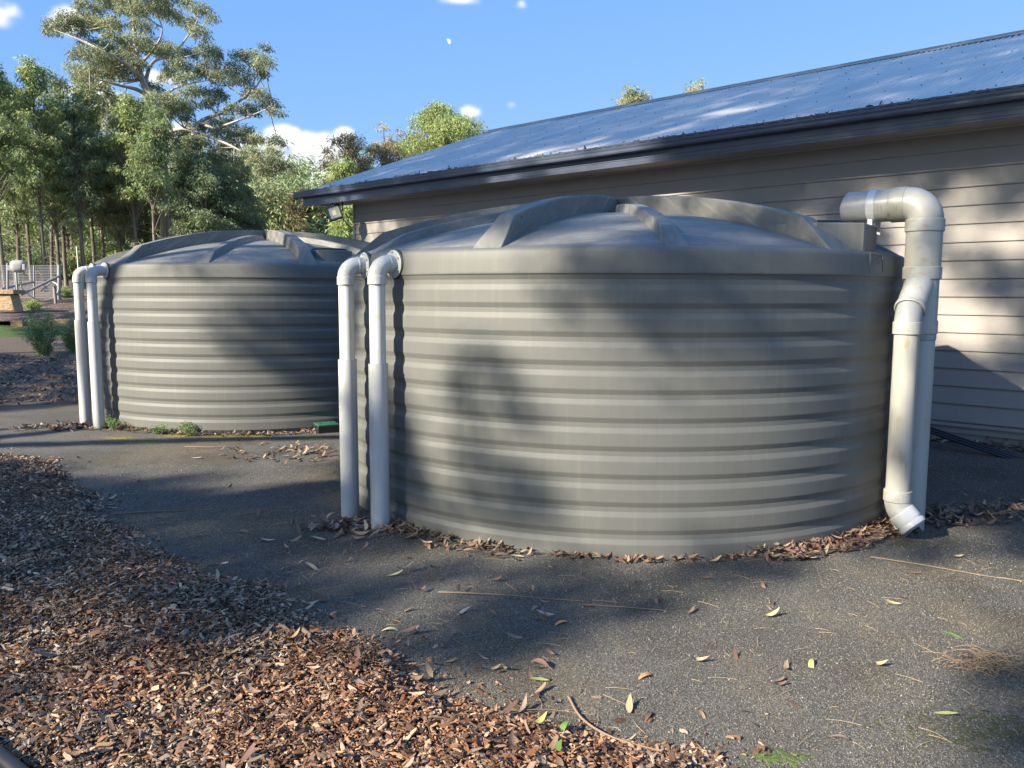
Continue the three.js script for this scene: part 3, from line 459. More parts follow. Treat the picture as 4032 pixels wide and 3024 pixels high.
{
  const m = std({ color: C(0.012, 0.02, 0.03), roughness: 0.28 });
  const a = [at(1900, 893, 8.3), at(2010, 929, 7.9), at(2110, 963, 7.6), at(2212, 996, 7.35), at(2330, 1030, 7.1)];
  ['uppermost of the three dark hoses running along the house plinth', 'middle of the three dark hoses running along the house plinth', 'lowest of the three dark hoses running along the house plinth'].forEach((label, k) => {
    const pts = a.map((p, i) => { const q = p.clone().add(V((k - 1) * -0.012 + 0.004 * i * (k - 1), -(k - 1) * 0.021, (k - 1) * 0.018)); return q; });
    tag(part('hose', new THREE.TubeGeometry(new THREE.CatmullRomCurve3(pts), 40, 0.0125, 12), m, scene), label, 'hose');
  });
  const pts = [[-2.7, 3.2], [-2.05, 2.82], [-1.72, 2.57], [-1.45, 2.37], [-1.1, 2.1]].map(([x, d]) => V(x, bedY(x, d) + 0.03, -d));
  tag(part('irrigation_pipe', new THREE.TubeGeometry(new THREE.CatmullRomCurve3(pts), 40, 0.026, 14), std({ color: C(0.02, 0.021, 0.023), roughness: 0.5 }), scene), 'black poly pipe lying on the mulch in the bottom left corner', 'pipe');
}

// ───────────────────────── trees ─────────────────────────
// a spray of long hanging gum leaves round a twig
function sprayGeo(seed, n, len, wid, spread, droop) {
  const r = rng(seed), pos = [], nor = [];
  for (let i = 0; i < n; i++) {
    const o = V((r() - 0.5) * 2 * spread, (r() - 0.5) * 1.2 * spread, (r() - 0.5) * 2 * spread), a = r() * 6.283;
    const dir = V(Math.cos(a), -droop + (r() - 0.5) * 0.9, Math.sin(a)).normalize(), side = V(r() - 0.5, r() - 0.5, r() - 0.5).cross(dir).normalize(), l = len * (0.7 + 0.6 * r()), w = wid * (0.8 + 0.4 * r());
    const p0 = o, m = o.clone().addScaledVector(dir, l * 0.42), p3 = o.clone().addScaledVector(dir, l).add(V(0, -0.12 * l, 0)), a1 = m.clone().addScaledVector(side, w / 2), a2 = m.clone().addScaledVector(side, -w / 2);
    const nn = side.clone().cross(dir).normalize();
    for (const q of [p0, a1, p3, p0, p3, a2]) { pos.push(q.x, q.y, q.z); nor.push(nn.x, nn.y, nn.z); }
  }
  const g = new THREE.BufferGeometry(); g.setAttribute('position', new THREE.Float32BufferAttribute(pos, 3)); g.setAttribute('normal', new THREE.Float32BufferAttribute(nor, 3)); g.setAttribute('uv', new THREE.Float32BufferAttribute(new Float32Array(pos.length / 3 * 2), 2)); return g;
}
const SPRAYS = [sprayGeo(11, 18, 0.19, 0.05, 0.26, 0.75), sprayGeo(12, 18, 0.18, 0.052, 0.25, 0.6), sprayGeo(13, 17, 0.2, 0.046, 0.3, 0.9)];
const leafMat = new THREE.MeshPhysicalMaterial({ color: 0xffffff, roughness: 0.85, transmission: 0.4, thickness: 0, side: THREE.DoubleSide });
const barkTex = (a, b, seed) => colorTex(128, 512, (x, y) => { const n = fbm(x / 14, y / 60, seed, 4), s = sstep(0.45, 0.6, n); return [lerp(a[0], b[0], s), lerp(a[1], b[1], s), lerp(a[2], b[2], s)]; }, 1, 1);
const darkBark = std({ map: barkTex([0.10, 0.085, 0.065], [0.21, 0.18, 0.15], 181), roughness: 0.95 });
const paleBark = std({ map: barkTex([0.32, 0.27, 0.22], [0.52, 0.47, 0.41], 183), roughness: 0.85 });
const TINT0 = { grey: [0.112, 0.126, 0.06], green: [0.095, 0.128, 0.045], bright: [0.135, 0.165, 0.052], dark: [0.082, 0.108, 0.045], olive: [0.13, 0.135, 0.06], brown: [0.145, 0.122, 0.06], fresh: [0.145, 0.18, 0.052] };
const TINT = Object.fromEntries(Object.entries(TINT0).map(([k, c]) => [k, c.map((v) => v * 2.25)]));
// clumps: [x, y, z, radius] in the tree's own axes; the crown is made of sprays on the upper, outer part of each
function crownInto(t, clumps, tint, seed, dens, scale, flatY = 0.72, variant = 0) {
  const r = rng(seed), ms = [], cs = [], c0 = TINT[tint];
  for (const [x, y, z, rad] of clumps) {
    const n = Math.max(6, Math.round(dens * rad * rad)), ct = 0.8 + 0.4 * r();
    for (let i = 0; i < n; i++) {
      const a = r() * 6.283, cy = r() * 1.7 - 0.7, cr = Math.sqrt(Math.max(0, 1 - cy * cy)), k = 0.55 + 0.5 * Math.sqrt(r());
      ms.push(M4(V(x + Math.cos(a) * cr * rad * k, y + cy * rad * k * flatY, z + Math.sin(a) * cr * rad * k), EU((r() - 0.5) * 0.9, r() * 6.283, (r() - 0.5) * 0.9), V(1, 1, 1).multiplyScalar(scale * (0.7 + 0.6 * r()))));
      const b = ct * (0.75 + 0.5 * r()), w = (r() - 0.5) * 0.25; cs.push(C(c0[0] * b * (1 + w), c0[1] * b, c0[2] * b * (1 - w)));
    }
  }
  const m = instances('crown', SPRAYS[variant % 3], leafMat, ms, cs, t); m.userData.kind = 'stuff'; return m;
}
const LIT_TREES = 'slender gums of the stand on the left';
// the big spreading gum
{
  const D = 47, b = at(358, 600, D), gy = groundY(b.x, D), t = thing('gum_tree', 'tall spreading gum tree with pale limbs, the largest tree on the left', 'tree', [b.x, gy, b.z]);
  const K1 = 1400 / 2212 / Kp, L = (cx, cy, dz = 0) => at(cx * K1, cy * K1, D - dz).sub(t.position);
  const c = [[330, 150, 50], [320, 195, 42], [450, 165, 85], [430, 110, 60], [545, 40, 70], [560, 130, 70], [625, 150, 80], [690, 140, 60], [700, 35, 75], [820, 40, 80], [880, 55, 60], [965, 45, 75], [1050, 85, 65], [880, 160, 65], [700, 225, 50], [590, 285, 75], [560, 345, 85], [700, 325, 85], [640, 400, 85], [780, 365, 75], [850, 265, 80], [980, 295, 80], [1060, 315, 70], [1100, 400, 65], [1055, 470, 65], [1170, 330, 55], [1290, 312, 68], [1320, 345, 50], [1160, 135, 55], [1240, 200, 55], [1165, 22, 48], [1250, 52, 55], [1310, 112, 42], [470, 425, 60], [520, 475, 65], [610, 485, 75], [700, 455, 75], [560, 525, 50], [800, 430, 65], [855, 400, 50], [955, 545, 55], [1000, 625, 75], [1085, 645, 75], [1120, 705, 65], [1185, 660, 48], [900, 665, 60], [965, 705, 75], [1180, 562, 52], [1220, 440, 55], [1300, 432, 75], [1380, 482, 72], [1465, 432, 70], [1480, 342, 42], [1570, 362, 65], [1640, 382, 52], [1605, 452, 52], [1650, 292, 34], [1515, 502, 55], [1560, 582, 45], [1625, 592, 52], [1680, 645, 52], [1722, 692, 40], [1560, 682, 62], [1460, 682, 52], [1350, 592, 62], [1300, 645, 45], [1380, 822, 55], [1480, 852, 62], [1420, 905, 62], [1600, 872, 55], [1730, 872, 45], [1700, 935, 34], [1530, 805, 45], [1700, 1005, 52], [1780, 1035, 45], [1832, 1065, 38], [1650, 1065, 45], [1250, 562, 45], [1150, 482, 45], [620, 560, 60], [680, 620, 62], [560, 600, 55], [500, 560, 45], [760, 705, 62], [850, 745, 58], [900, 790, 58], [1000, 780, 62], [1100, 830, 60], [1200, 860, 55], [1050, 885, 60], [1350, 765, 52], [1420, 765, 52], [1180, 1005, 60], [1400, 1000, 55], [1500, 985, 52], [1560, 950, 50], [1450, 1055, 52], [1600, 1000, 45], [640, 680, 60], [560, 720, 60], [1280, 800, 50], [760, 640, 55], [700, 760, 60], [830, 800, 55], [600, -40, 75], [760, -50, 80], [900, -45, 80], [1040, -20, 60], [1240, 880, 55], [1150, 960, 60], [1300, 980, 55]];
  const r = rng(71), clumps = c.map(([x, y, q]) => { const p = L(x, y, (r() - 0.5) * 8); return [p.x, p.y, p.z, q * 0.0098 * (D / 48) * 1.02]; });
  const path = [V(0, -0.3, 0), L(1040, 1500), L(1022, 1150), L(985, 850), L(935, 610), L(880, 485), L(850, 330), L(830, 120)];
  const gs = [limb(path, 0.42, 0.09, 40, 10)];
  const mains = [[L(985, 850), L(1150, 800, 1.5), L(1300, 850, 2), L(1500, 940, 2.5), L(1680, 1060, 2)], [L(1000, 950), L(1170, 900), L(1240, 760, -1), L(1400, 690, -1.5), L(1620, 500, -2), L(1650, 340, -2)], [L(1240, 760, -1), L(1340, 800, 0), L(1500, 800, 1)], [L(935, 610), L(860, 560, 1), L(740, 530, 2), L(560, 480, 3)], [L(880, 485), L(780, 400, 2), L(660, 330, 3), L(500, 250, 3), L(350, 190, 3)], [L(900, 520), L(960, 380, -2), L(1080, 340, -3), L(1150, 250, -3), L(1220, 130, -3), L(1180, 30, -3)], [L(850, 330), L(760, 200, -1), L(700, 60, -1)], [L(870, 400), L(960, 300, 1), L(1010, 180, 2), L(960, 60, 2)], [L(960, 700), L(1070, 560, 1), L(1180, 520, 1), L(1300, 500, 1)], [L(1400, 690, -1.5), L(1560, 600, -1), L(1720, 690, 0)], [L(1340, 800), L(1560, 720, 1), L(1700, 660, 1)], [L(1010, 1100), L(900, 1000, 2), L(780, 800, 3)]];
  mains.forEach((m, i) => gs.push(limb(m, [0.2, 0.24, 0.12, 0.19, 0.2, 0.17, 0.11, 0.12, 0.13, 0.09, 0.1, 0.13][i] * 0.75, 0.02, 20, 7)));
  const knots = []; for (const m of mains.concat([path])) { const cv = new THREE.CatmullRomCurve3(m); for (let k = 0.25; k <= 1; k += 0.15) knots.push(cv.getPoint(k)); }
  for (const [x, y, z] of clumps) { const p = V(x, y, z); let best = knots[0], bd = 1e9; for (const k of knots) { const q = k.distanceTo(p) + (k.y > p.y ? 1.5 : 0); if (q < bd) { bd = q; best = k; } } const mid = best.clone().lerp(p, 0.5).add(V(0, -0.15, 0)); gs.push(limb([best, mid, p], 0.045, 0.012, 6, 5)); for (let k = 0; k < 3; k++) gs.push(limb([p.clone().lerp(best, 0.3), p.clone().add(V((r() - 0.5) * 0.9, 0.1 + r() * 0.35, (r() - 0.5) * 0.9))], 0.014, 0.006, 2, 4)); }
  part('trunk', gs, paleBark, t); crownInto(t, clumps, 'grey', 72, 125, 0.9, 0.62, 0);
}
// a gum with a bare lower trunk; px values: trunk x, crown top, crown bottom, crown half width
function gum(name, label, category, group, px, top, bot, hw, D, tint, o = {}) {
  const base = at(px, 600, D), gy = groundY(base.x, D) - 0.1, t = thing(name, label, category, [base.x, gy, base.z], 0, group), r = rng(o.seed || Math.round(px * 7 + D * 13 + top));
  const rad0 = 0.8 * (o.cr || 0.68) * Math.max(0.55, Math.min(hw / 1762 * D * 0.55, 1.1)), yT = at(px, top, D).y - gy - rad0 * 0.75, yB = at(px, bot, D).y - gy, W = hw / 1762 * D, n = Math.round((o.n || 26) * 2.1), lean = (r() - 0.5) * 0.9, tr = o.tr || 0.11;
  const clumps = []; for (let i = 0; i < n; i++) { const k = i / (n - 1), y = lerp(yB, yT, Math.pow(k, 0.85)) + (r() - 0.5) * 0.9, prof = o.round ? Math.sqrt(Math.max(0.05, 1 - (2 * k - 0.9) ** 2)) : Math.pow(Math.sin(Math.PI * clamp(0.18 + 0.78 * k, 0, 1)), 0.7) * (1 - 0.35 * k), a = i * 2.4 + r(), q = W * prof * Math.sqrt(r()) * 1.15; clumps.push([Math.cos(a) * q + lean * k, y + (r() - 0.5) * 0.5, Math.sin(a) * q, (0.45 + 0.6 * r()) * rad0]); }
  const path = [V(0, 0, 0), V(lean * 0.15 + (r() - 0.5) * 0.2, yT * 0.3, 0), V(lean * 0.5 + (r() - 0.5) * 0.25, yT * 0.62, 0), V(lean, yT * 0.97, 0)], cv = new THREE.CatmullRomCurve3(path), gs = [limb(path, tr, tr * 0.2, 16, 7)];
  for (const [x, y, z, q] of clumps) { const s = cv.getPoint(clamp((y - 0.4 - Math.hypot(x, z) * 0.6) / yT, 0.15, 0.95)); gs.push(limb([s, s.clone().lerp(V(x, y, z), 0.55).add(V(0, 0.1, 0)), V(x, y, z)], tr * 0.3, 0.012, 5, 4)); }
  if (o.low) for (let k = 0; k < o.low; k++) { const y = yB * (0.35 + 0.6 * r()), a = r() * 6.28, s = cv.getPoint(y / yT); gs.push(limb([s, s.clone().add(V(Math.cos(a) * 0.7, 0.15, Math.sin(a) * 0.7)), s.clone().add(V(Math.cos(a) * 1.3, 0.1 + r() * 0.5, Math.sin(a) * 1.3))], 0.022, 0.006, 4, 4)); }
  part('trunk', gs, o.pale ? paleBark : darkBark, t); crownInto(t, clumps, tint, Math.round(px + 900 + D), (o.dens || 120) * 0.82, o.scale || 0.95, 0.72, Math.round(px)); return t;
}
const ordinals = ['first', 'second', 'third', 'fourth', 'fifth', 'sixth', 'seventh', 'eighth', 'ninth', 'tenth', 'eleventh', 'twelfth', 'thirteenth', 'fourteenth', 'fifteenth', 'sixteenth'];
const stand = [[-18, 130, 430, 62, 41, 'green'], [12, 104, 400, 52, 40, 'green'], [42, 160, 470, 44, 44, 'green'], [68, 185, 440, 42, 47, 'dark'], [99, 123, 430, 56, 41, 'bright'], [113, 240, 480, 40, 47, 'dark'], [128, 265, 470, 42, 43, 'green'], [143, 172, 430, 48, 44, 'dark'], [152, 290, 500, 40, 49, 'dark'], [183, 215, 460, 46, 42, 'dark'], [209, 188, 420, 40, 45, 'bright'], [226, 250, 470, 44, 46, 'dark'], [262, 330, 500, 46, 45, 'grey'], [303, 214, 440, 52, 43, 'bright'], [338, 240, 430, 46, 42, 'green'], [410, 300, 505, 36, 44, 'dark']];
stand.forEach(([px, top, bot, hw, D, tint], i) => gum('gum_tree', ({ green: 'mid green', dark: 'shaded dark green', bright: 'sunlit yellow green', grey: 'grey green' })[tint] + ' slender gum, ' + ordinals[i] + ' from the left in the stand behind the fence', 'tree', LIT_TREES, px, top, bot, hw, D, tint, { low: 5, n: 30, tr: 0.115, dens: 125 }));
[[272, 262, 520, 46, 50, 'grey', 'grey green tree behind the stand, left of the big gum trunk'], [318, 320, 540, 50, 51, 'olive', 'olive tree close in front of the big gum, left of its trunk'], [412, 262, 530, 46, 53, 'olive', 'olive tree beneath the middle of the big gum crown'], [468, 318, 540, 46, 52, 'grey', 'grey green tree under the right half of the big gum crown'], [512, 342, 550, 44, 54, 'olive', 'olive tree below the right tip of the big gum crown']].forEach(([px, top, bot, hw, D, tint, label]) => gum('gum_tree', label, 'tree', null, px, top, bot, hw, D, tint, { n: 34, tr: 0.12, low: 3 }));
// darker, lower trees to the right of the big gum, then the olive band up to the house
gum('gum_tree', 'dark bushy gum just right of the big gum trunk, above the far tank', 'tree', null, 440, 345, 540, 58, 43, 'dark', { n: 34, tr: 0.12 });
gum('gum_tree', 'dark green tree with a thin trunk, above the middle of the far tank', 'tree', null, 478, 365, 540, 52, 44, 'dark', { n: 30 });
gum('gum_tree', 'dark low tree right of the dark pair, beside the olive trees', 'tree', null, 520, 395, 545, 50, 46, 'dark', { n: 30 });
gum('gum_tree', 'olive green tree, leftmost of the far olive row seen left of the house', 'tree', null, 568, 408, 560, 46, 62, 'olive', { n: 34, tr: 0.14 });
gum('gum_tree', 'olive green tree, second of the far olive row, under the white cloud', 'tree', null, 612, 402, 560, 48, 64, 'olive', { n: 36, tr: 0.14 });
gum('gum_tree', 'olive brown tree, third of the far olive row, left of the floodlight', 'tree', null, 660, 408, 560, 50, 60, 'brown', { n: 36, tr: 0.14 });
gum('gum_tree', 'olive tree behind the floodlight at the corner of the eave', 'tree', null, 708, 402, 560, 46, 66, 'olive', { n: 34 });
gum('gum_tree', 'pale green sapling between the floodlight and the house corner', 'tree', null, 752, 455, 560, 26, 33, 'fresh', { n: 24, tr: 0.06, scale: 0.8, dens: 240 });
gum('gum_tree', 'dark airy gum above the roof, against the white cloud', 'tree', null, 768, 288, 430, 60, 50, 'brown', { n: 30, tr: 0.18, dens: 62, round: true, cr: 0.5 });
gum('gum_tree', 'light green tree low behind the left end of the roof', 'tree', null, 765, 345, 450, 42, 46, 'fresh', { n: 22, round: true });
gum('gum_tree', 'olive brown gum behind the roof, left of the round green crown', 'tree', null, 838, 290, 430, 60, 52, 'brown', { n: 26, tr: 0.18, round: true, dens: 80, cr: 0.55 });
gum('gum_tree', 'bronze tinted gum behind the roof, close against the round green crown', 'tree', null, 892, 285, 430, 56, 54, 'brown', { n: 26, tr: 0.18, round: true, dens: 80, cr: 0.55 });
gum('gum_tree', 'round bright green gum crown rising above the left part of the roof', 'tree', null, 962, 226, 400, 72, 49, 'bright', { n: 12, tr: 0.2, round: true, cr: 1.3, dens: 135 });
gum('gum_tree', 'small treetop above the middle of the roof ridge', 'tree', null, 1372, 196, 330, 42, 45, 'olive', { n: 26, round: true, cr: 0.7 });
gum('gum_tree', 'thin airy treetop just showing over the ridge, right of the other treetop', 'tree', null, 1498, 184, 300, 24, 46, 'olive', { n: 14, round: true, cr: 0.6, dens: 70 });
gum('gum_tree', 'tip of a treetop barely showing over the ridge, rightmost of all treetops', 'tree', null, 1600, 172, 280, 18, 46, 'olive', { n: 10, round: true, cr: 0.6 });
// understorey bushes below the stand
const bushes = [[30, 560, 50, 'green'], [95, 548, 49, 'dark'], [165, 560, 52, 'bright'], [240, 545, 50, 'fresh'], [300, 548, 52, 'green'], [385, 555, 47, 'fresh'], [430, 548, 50, 'dark'], [520, 545, 52, 'green'], [590, 520, 54, 'fresh'], [560, 535, 50, 'bright'], [650, 520, 55, 'olive']];
const bushWords = ['shrub at the left edge under the slender gums', 'dark shrub between slender trunks near the fence', 'yellow green shrub behind the fence end post', 'light green shrub behind the white stake', 'green shrub left of the big gum trunk', 'light green shrub right of the big gum trunk', 'dark shrub above the crown of the far tank', 'green shrub behind the far tank, under the dark trees', 'light green shrub in the gap left of the floodlight', 'yellow green shrub beneath the olive row', 'olive shrub close to the floodlight'];
bushes.forEach(([px, top, D, tint], i) => {
  const b = at(px, 610, D), gy = groundY(b.x, D), t = thing('shrub', bushWords[i], 'shrub', [b.x, gy, b.z]), r = rng(300 + i), h = at(px, top, D).y - gy, cl = [];
  for (let k = 0; k < 14; k++) cl.push([(r() - 0.5) * 4, h * (0.15 + 0.75 * r()), (r() - 0.5) * 3, 0.6 + 0.4 * r()]);
  part('stem', cl.map(([x, y, z]) => limb([V(x * 0.15, -0.1, z * 0.15), V(x * 0.6, y * 0.5, z * 0.6), V(x, y, z)], 0.04, 0.01, 4, 4)), darkBark, t); crownInto(t, cl, tint, 320 + i, 105, 1.0, 0.9, i);
});
// the wood beyond: one mass
{
  const r = rng(401), ms = [], cs = [], tr = [];
  for (let k = 0; k < 520; k++) {
    const D = 58 + 50 * r(), px = -120 + r() * 900, p = at(px, 560, D), gy = groundY(p.x, D), h = (5.5 + 5 * r()) * (px > 560 ? 0.85 : 1), tint = TINT[['dark', 'green', 'olive', 'grey'][Math.floor(r() * 4)]], n = 34, b0 = 1.1 + 0.6 * r();
    for (let i = 0; i < n; i++) { const a = r() * 6.28, q = 2.2 * Math.sqrt(r()), b = b0 * (0.75 + 0.5 * r()); ms.push(M4(V(p.x + Math.cos(a) * q, gy + h * (0.12 + 0.88 * r()), p.z + Math.sin(a) * q), EU(r() - 0.5, r() * 6.28, r() - 0.5), V(2.1, 1.9, 2.1))); cs.push(C(tint[0] * b, tint[1] * b, tint[2] * b)); }
    if (k % 4 === 0) tr.push(limb([V(p.x, gy - 0.2, p.z), V(p.x + (r() - 0.5) * 0.5, gy + h * 0.5, p.z), V(p.x + (r() - 0.5), gy + h, p.z)], 0.12, 0.04, 4, 5));
  }
  const t = thing('far_wood', 'far wood of mixed gums closing the view behind the stand', 'wood'); t.userData.kind = 'stuff'; part('trunk', tr, darkBark, t); instances('crown', SPRAYS[1], leafMat, ms, cs, t).userData.kind = 'stuff';
}

// ───────────────────────── garden on the left ─────────────────────────
// mesh fence with pipe posts and slanting braces
const fenceD = 36;
function postAt(px, pyTop, pyBase, D, r) { const b = at(px, pyBase, D), t = at(px, pyTop, D); return [b, t, r]; }
{
  const t = thing('mesh_fence', 'galvanised wire mesh fence with slanting pipe braces at the garden edge', 'fence');
  const Q = (cx, cy, D) => at(cx / 3.6875 / Kp, (950 + cy / 3.6875) / Kp, D);
  const posts = [[-200, 345, 860, 36, 0.035], [112, 318, 720, 34.5, 0.05], [218, 450, 735, 35.5, 0.035], [495, 350, 800, 36, 0.04], [860, 340, 835, 36.5, 0.075]];
  for (const [x, y0, y1, D, r] of posts) part('post', rod(Q(x, y1 + 14, D), Q(x, y0, D), r, r, 10), galvMat, t);
  part('brace', rod(Q(300, 780, 35.2), Q(865, 500, 36.4), 0.055, 0.055, 10), galvMat, t);
  part('brace', rod(Q(20, 690, 34.5), Q(500, 590, 36), 0.05, 0.05, 10), galvMat, t);
  part('brace', rod(Q(585, 730, 36), Q(775, 565, 36.4), 0.03, 0.03, 8), galvMat, t);
  const w = [], a0 = [-200, 352, 36], a1 = [860, 352, 36.5];
  const P = (k, v) => { const x = lerp(-200, 860, k); return Q(x, lerp(352, 820, v), lerp(36, 36.5, k)); };
  for (let i = 0; i <= 12; i++) { const v = Math.pow(i / 12, 1.0); w.push(rod(P(0, v), P(1, v), 0.0075, 0.0075, 4)); }
  for (let i = 0; i <= 62; i++) { const k = i / 62; w.push(rod(P(k, 0), P(k, 1), 0.0065, 0.0065, 4)); }
  part('wire_mesh', w, std({ color: C(0.42, 0.42, 0.42), roughness: 0.5, metalness: 0.3 }), t).userData.kind = 'stuff';
  // hose reel fixed to a post
  const hp = Q(265, 365, 33), hr = thing('hose_reel', 'pale grey enclosed hose reel with a crank handle in front of the mesh fence', 'hose reel', [hp.x, hp.y, hp.z], 0.25);
  const shell = new THREE.SphereGeometry(1, 32, 20); { const p = shell.attributes.position; for (let i = 0; i < p.count; i++) { let x = p.getX(i), y = p.getY(i), z = p.getZ(i); const sx = Math.sign(x) * Math.pow(Math.abs(x), 0.6), sy = Math.sign(y) * Math.pow(Math.abs(y), 0.7); p.setXYZ(i, sx * (y > 0.2 ? 0.305 : 0.305 - 0.07 * (0.2 - y)), sy * 0.25, z * 0.2); } shell.computeVertexNormals(); }
  part('shell', shell, std({ color: C(0.36, 0.345, 0.315), roughness: 0.5 }), hr);
  part('lid_slot', box(0.12, 0.04, 0.03, 0.21, 0.1, 0.14, 0.01), blackPlastic, hr);
  part('guide_arm', [box(0.1, 0.24, 0.05, 0.245, -0.03, 0.16, 0.02)], std({ color: C(0.42, 0.41, 0.4), roughness: 0.5 }), hr);
  part('crank_handle', [rod(V(0.24, -0.14, 0.2), V(0.26, -0.33, 0.22), 0.018), rod(V(0.26, -0.33, 0.22), V(0.36, -0.36, 0.24), 0.022)], blackPlastic, hr);
  part('wall_bracket', [box(0.22, 0.2, 0.06, -0.32, -0.06, -0.1, 0.01), rod(V(-0.12, -0.2, -0.1), V(-0.12, -1.1, -0.1), 0.045)], std({ color: C(0.30, 0.33, 0.31), roughness: 0.6 }), hr);
  const hs = [[300, 640, 33.2], [360, 730, 33.2], [470, 810, 33.4], [580, 858, 33.6], [700, 850, 34], [800, 790, 34.6], [845, 700, 35.2], [820, 620, 35.8], [770, 590, 36]].map((q) => Q(...q));
  tag(part('garden_hose', tube(hs, 0.022, 50, 8), std({ color: C(0.62, 0.58, 0.44), roughness: 0.5 }), scene), 'cream garden hose hanging in a loop by the fence end post', 'hose');
  const pk = thing('stake', 'short grey timber stake beside the fence end post', 'stake', [0, 0, 0]); { const b = Q(812, 905, 33.5), tp = Q(790, 655, 33.5); part('stake_timber', [rod(b, tp, 0.07, 0.07, 4)], std({ color: C(0.25, 0.23, 0.2), roughness: 0.9 }), pk); part('stake_label', box(0.09, 0.02, 0.11, tp.x, tp.y, tp.z), darkBark, pk); }
  const sp = thing('star_picket', 'thin white stake standing among the trunks right of the fence', 'stake', [0, 0, 0]); { const b = Q(1135, 380, 40), tp = Q(1113, 95, 40); part('stake_shaft', rod(b.add(V(0, -0.3, 0)), tp, 0.025, 0.025, 6), std({ color: C(0.7, 0.72, 0.7), roughness: 0.6 }), sp); part('stake_cap', cyl(0.032, 0.03, 0.05, tp.x, tp.y, tp.z, 8), std({ color: C(0.8, 0.8, 0.78), roughness: 0.5 }), sp); }
  // sandstone seat at the left edge
  const s = thing('stone_bench', 'sandstone block bench with a slab top at the left edge', 'bench', [0, 0, 0]);
  const stone = std({ map: colorTex(256, 256, (x, y) => { const n = fbm(x / 40, y / 12, 191, 5), m = fbm(x / 9, y / 9, 193, 3); const k = 0.8 + 0.4 * m; return [lerp(0.28, 0.46, n) * k, lerp(0.2, 0.34, n) * k, lerp(0.11, 0.2, n) * k]; }, 1, 1), roughness: 0.95, bumpMap: greyTex(128, 128, (x, y) => fbm(x / 10, y / 10, 195, 4), 1, 1), bumpScale: 0.03 });
  const L0 = Q(-330, 735, 32), L1 = Q(243, 735, 32), yb = Q(0, 1010, 32).y, y0 = Q(0, 768, 32).y, y1 = Q(0, 702, 32).y;
  const slab = box(L1.x - L0.x, y1 - y0, 0.8, (L0.x + L1.x) / 2, (y0 + y1) / 2, -32.2, 0.03); part('seat_slab', slab, stone, s);
  part('leg_block', (() => { const g = box(1.5, y0 - yb, 0.6, 0, 0, 0, 0.04); const p = g.attributes.position; for (let i = 0; i < p.count; i++) if (p.getX(i) > 0.3) p.setX(i, p.getX(i) - p.getY(i) * 0.22 - 0.05); const c = Q(225, 900, 32); g.translate(c.x - 0.75, (y0 + yb) / 2, -32.2); g.computeVertexNormals(); return g; })(), stone, s);
  // timber sleepers along the lawn
  const sl = std({ map: colorTex(256, 64, (x, y) => { const n = fbm(x / 40, y / 4, 197, 4); return [lerp(0.16, 0.34, n), lerp(0.11, 0.24, n), lerp(0.06, 0.13, n)]; }), roughness: 0.9 });
  const edge = [[165, 1155, 355, 1240, 29.1, 'short weathered timber sleeper end nearest the stone bench'], [350, 1150, 760, 1255, 29.3, 'long weathered timber sleeper behind the small shrub'], [765, 1135, 1200, 1258, 29.3, 'timber sleeper edging running behind the far pipes']];
  for (const [xa, ya, xb, yb2, D, label] of edge) { const A = Q(xa, ya, D), B = Q(xb, ya - 8, D), lo = Q(xb, yb2 + 10, D).y; const q = thing('timber_sleeper', label, 'timber edging', [(A.x + B.x) / 2, (A.y + lo) / 2, -D]); part('sleeper', box(B.x - A.x - 0.03, A.y - lo, 0.2, 0, 0, 0, 0.015), sl, q); }
}
// shrubs standing in the gravel
function leafyShrub(label, px, pyBase, h, w, D, tint, seed) {
  const b = at(px, pyBase, D), gy = groundY(b.x, D), t = thing('garden_shrub', label, 'shrub', [b.x, gy, b.z]), r = rng(seed), ms = [], cs = [], st = [], c0 = TINT[tint];
  for (let k = 0; k < 16; k++) {
    const a = r() * 6.28, q = w * (0.25 + 0.75 * r()), H = h * (0.45 + 0.55 * r()), tip = V(Math.cos(a) * q, H, Math.sin(a) * q); st.push(limb([V(0, -0.05, 0), V(tip.x * 0.35, H * 0.45, tip.z * 0.35), tip], 0.012, 0.004, 5, 4));
    const cv = new THREE.CatmullRomCurve3([V(0, 0, 0), V(tip.x * 0.35, H * 0.45, tip.z * 0.35), tip]);
    for (let i = 0; i < 22; i++) { const p = cv.getPoint(0.12 + 0.88 * r()).add(V((r() - 0.5) * 0.16, (r() - 0.5) * 0.12, (r() - 0.5) * 0.16)), c = 0.7 + 0.7 * r(); ms.push(M4(p, EU((r() - 0.5) * 2, r() * 6.28, (r() - 0.5) * 2), V(1, 1, 1).multiplyScalar(0.3 + 0.15 * r()))); cs.push(C(c0[0] * c, c0[1] * c, c0[2] * c)); }
  }
  part('stem', st, darkBark, t); instances('foliage', SPRAYS[1], leafMat, ms, cs, t).userData.kind = 'stuff';
}
leafyShrub('small upright green shrub on the gravel left of the far tank pipes', 96, 768, 1.2, 0.42, 20.5, 'green', 501);
leafyShrub('shrub partly hidden behind the far tank pipes', 163, 755, 0.95, 0.3, 21.5, 'green', 502);
leafyShrub('low green plant at the foot of the fence brace', 72, 634, 0.45, 0.5, 33.8, 'fresh', 503);
leafyShrub('tuft of green leaves right of the fence end post', 137, 612, 0.5, 0.4, 38, 'fresh', 504);
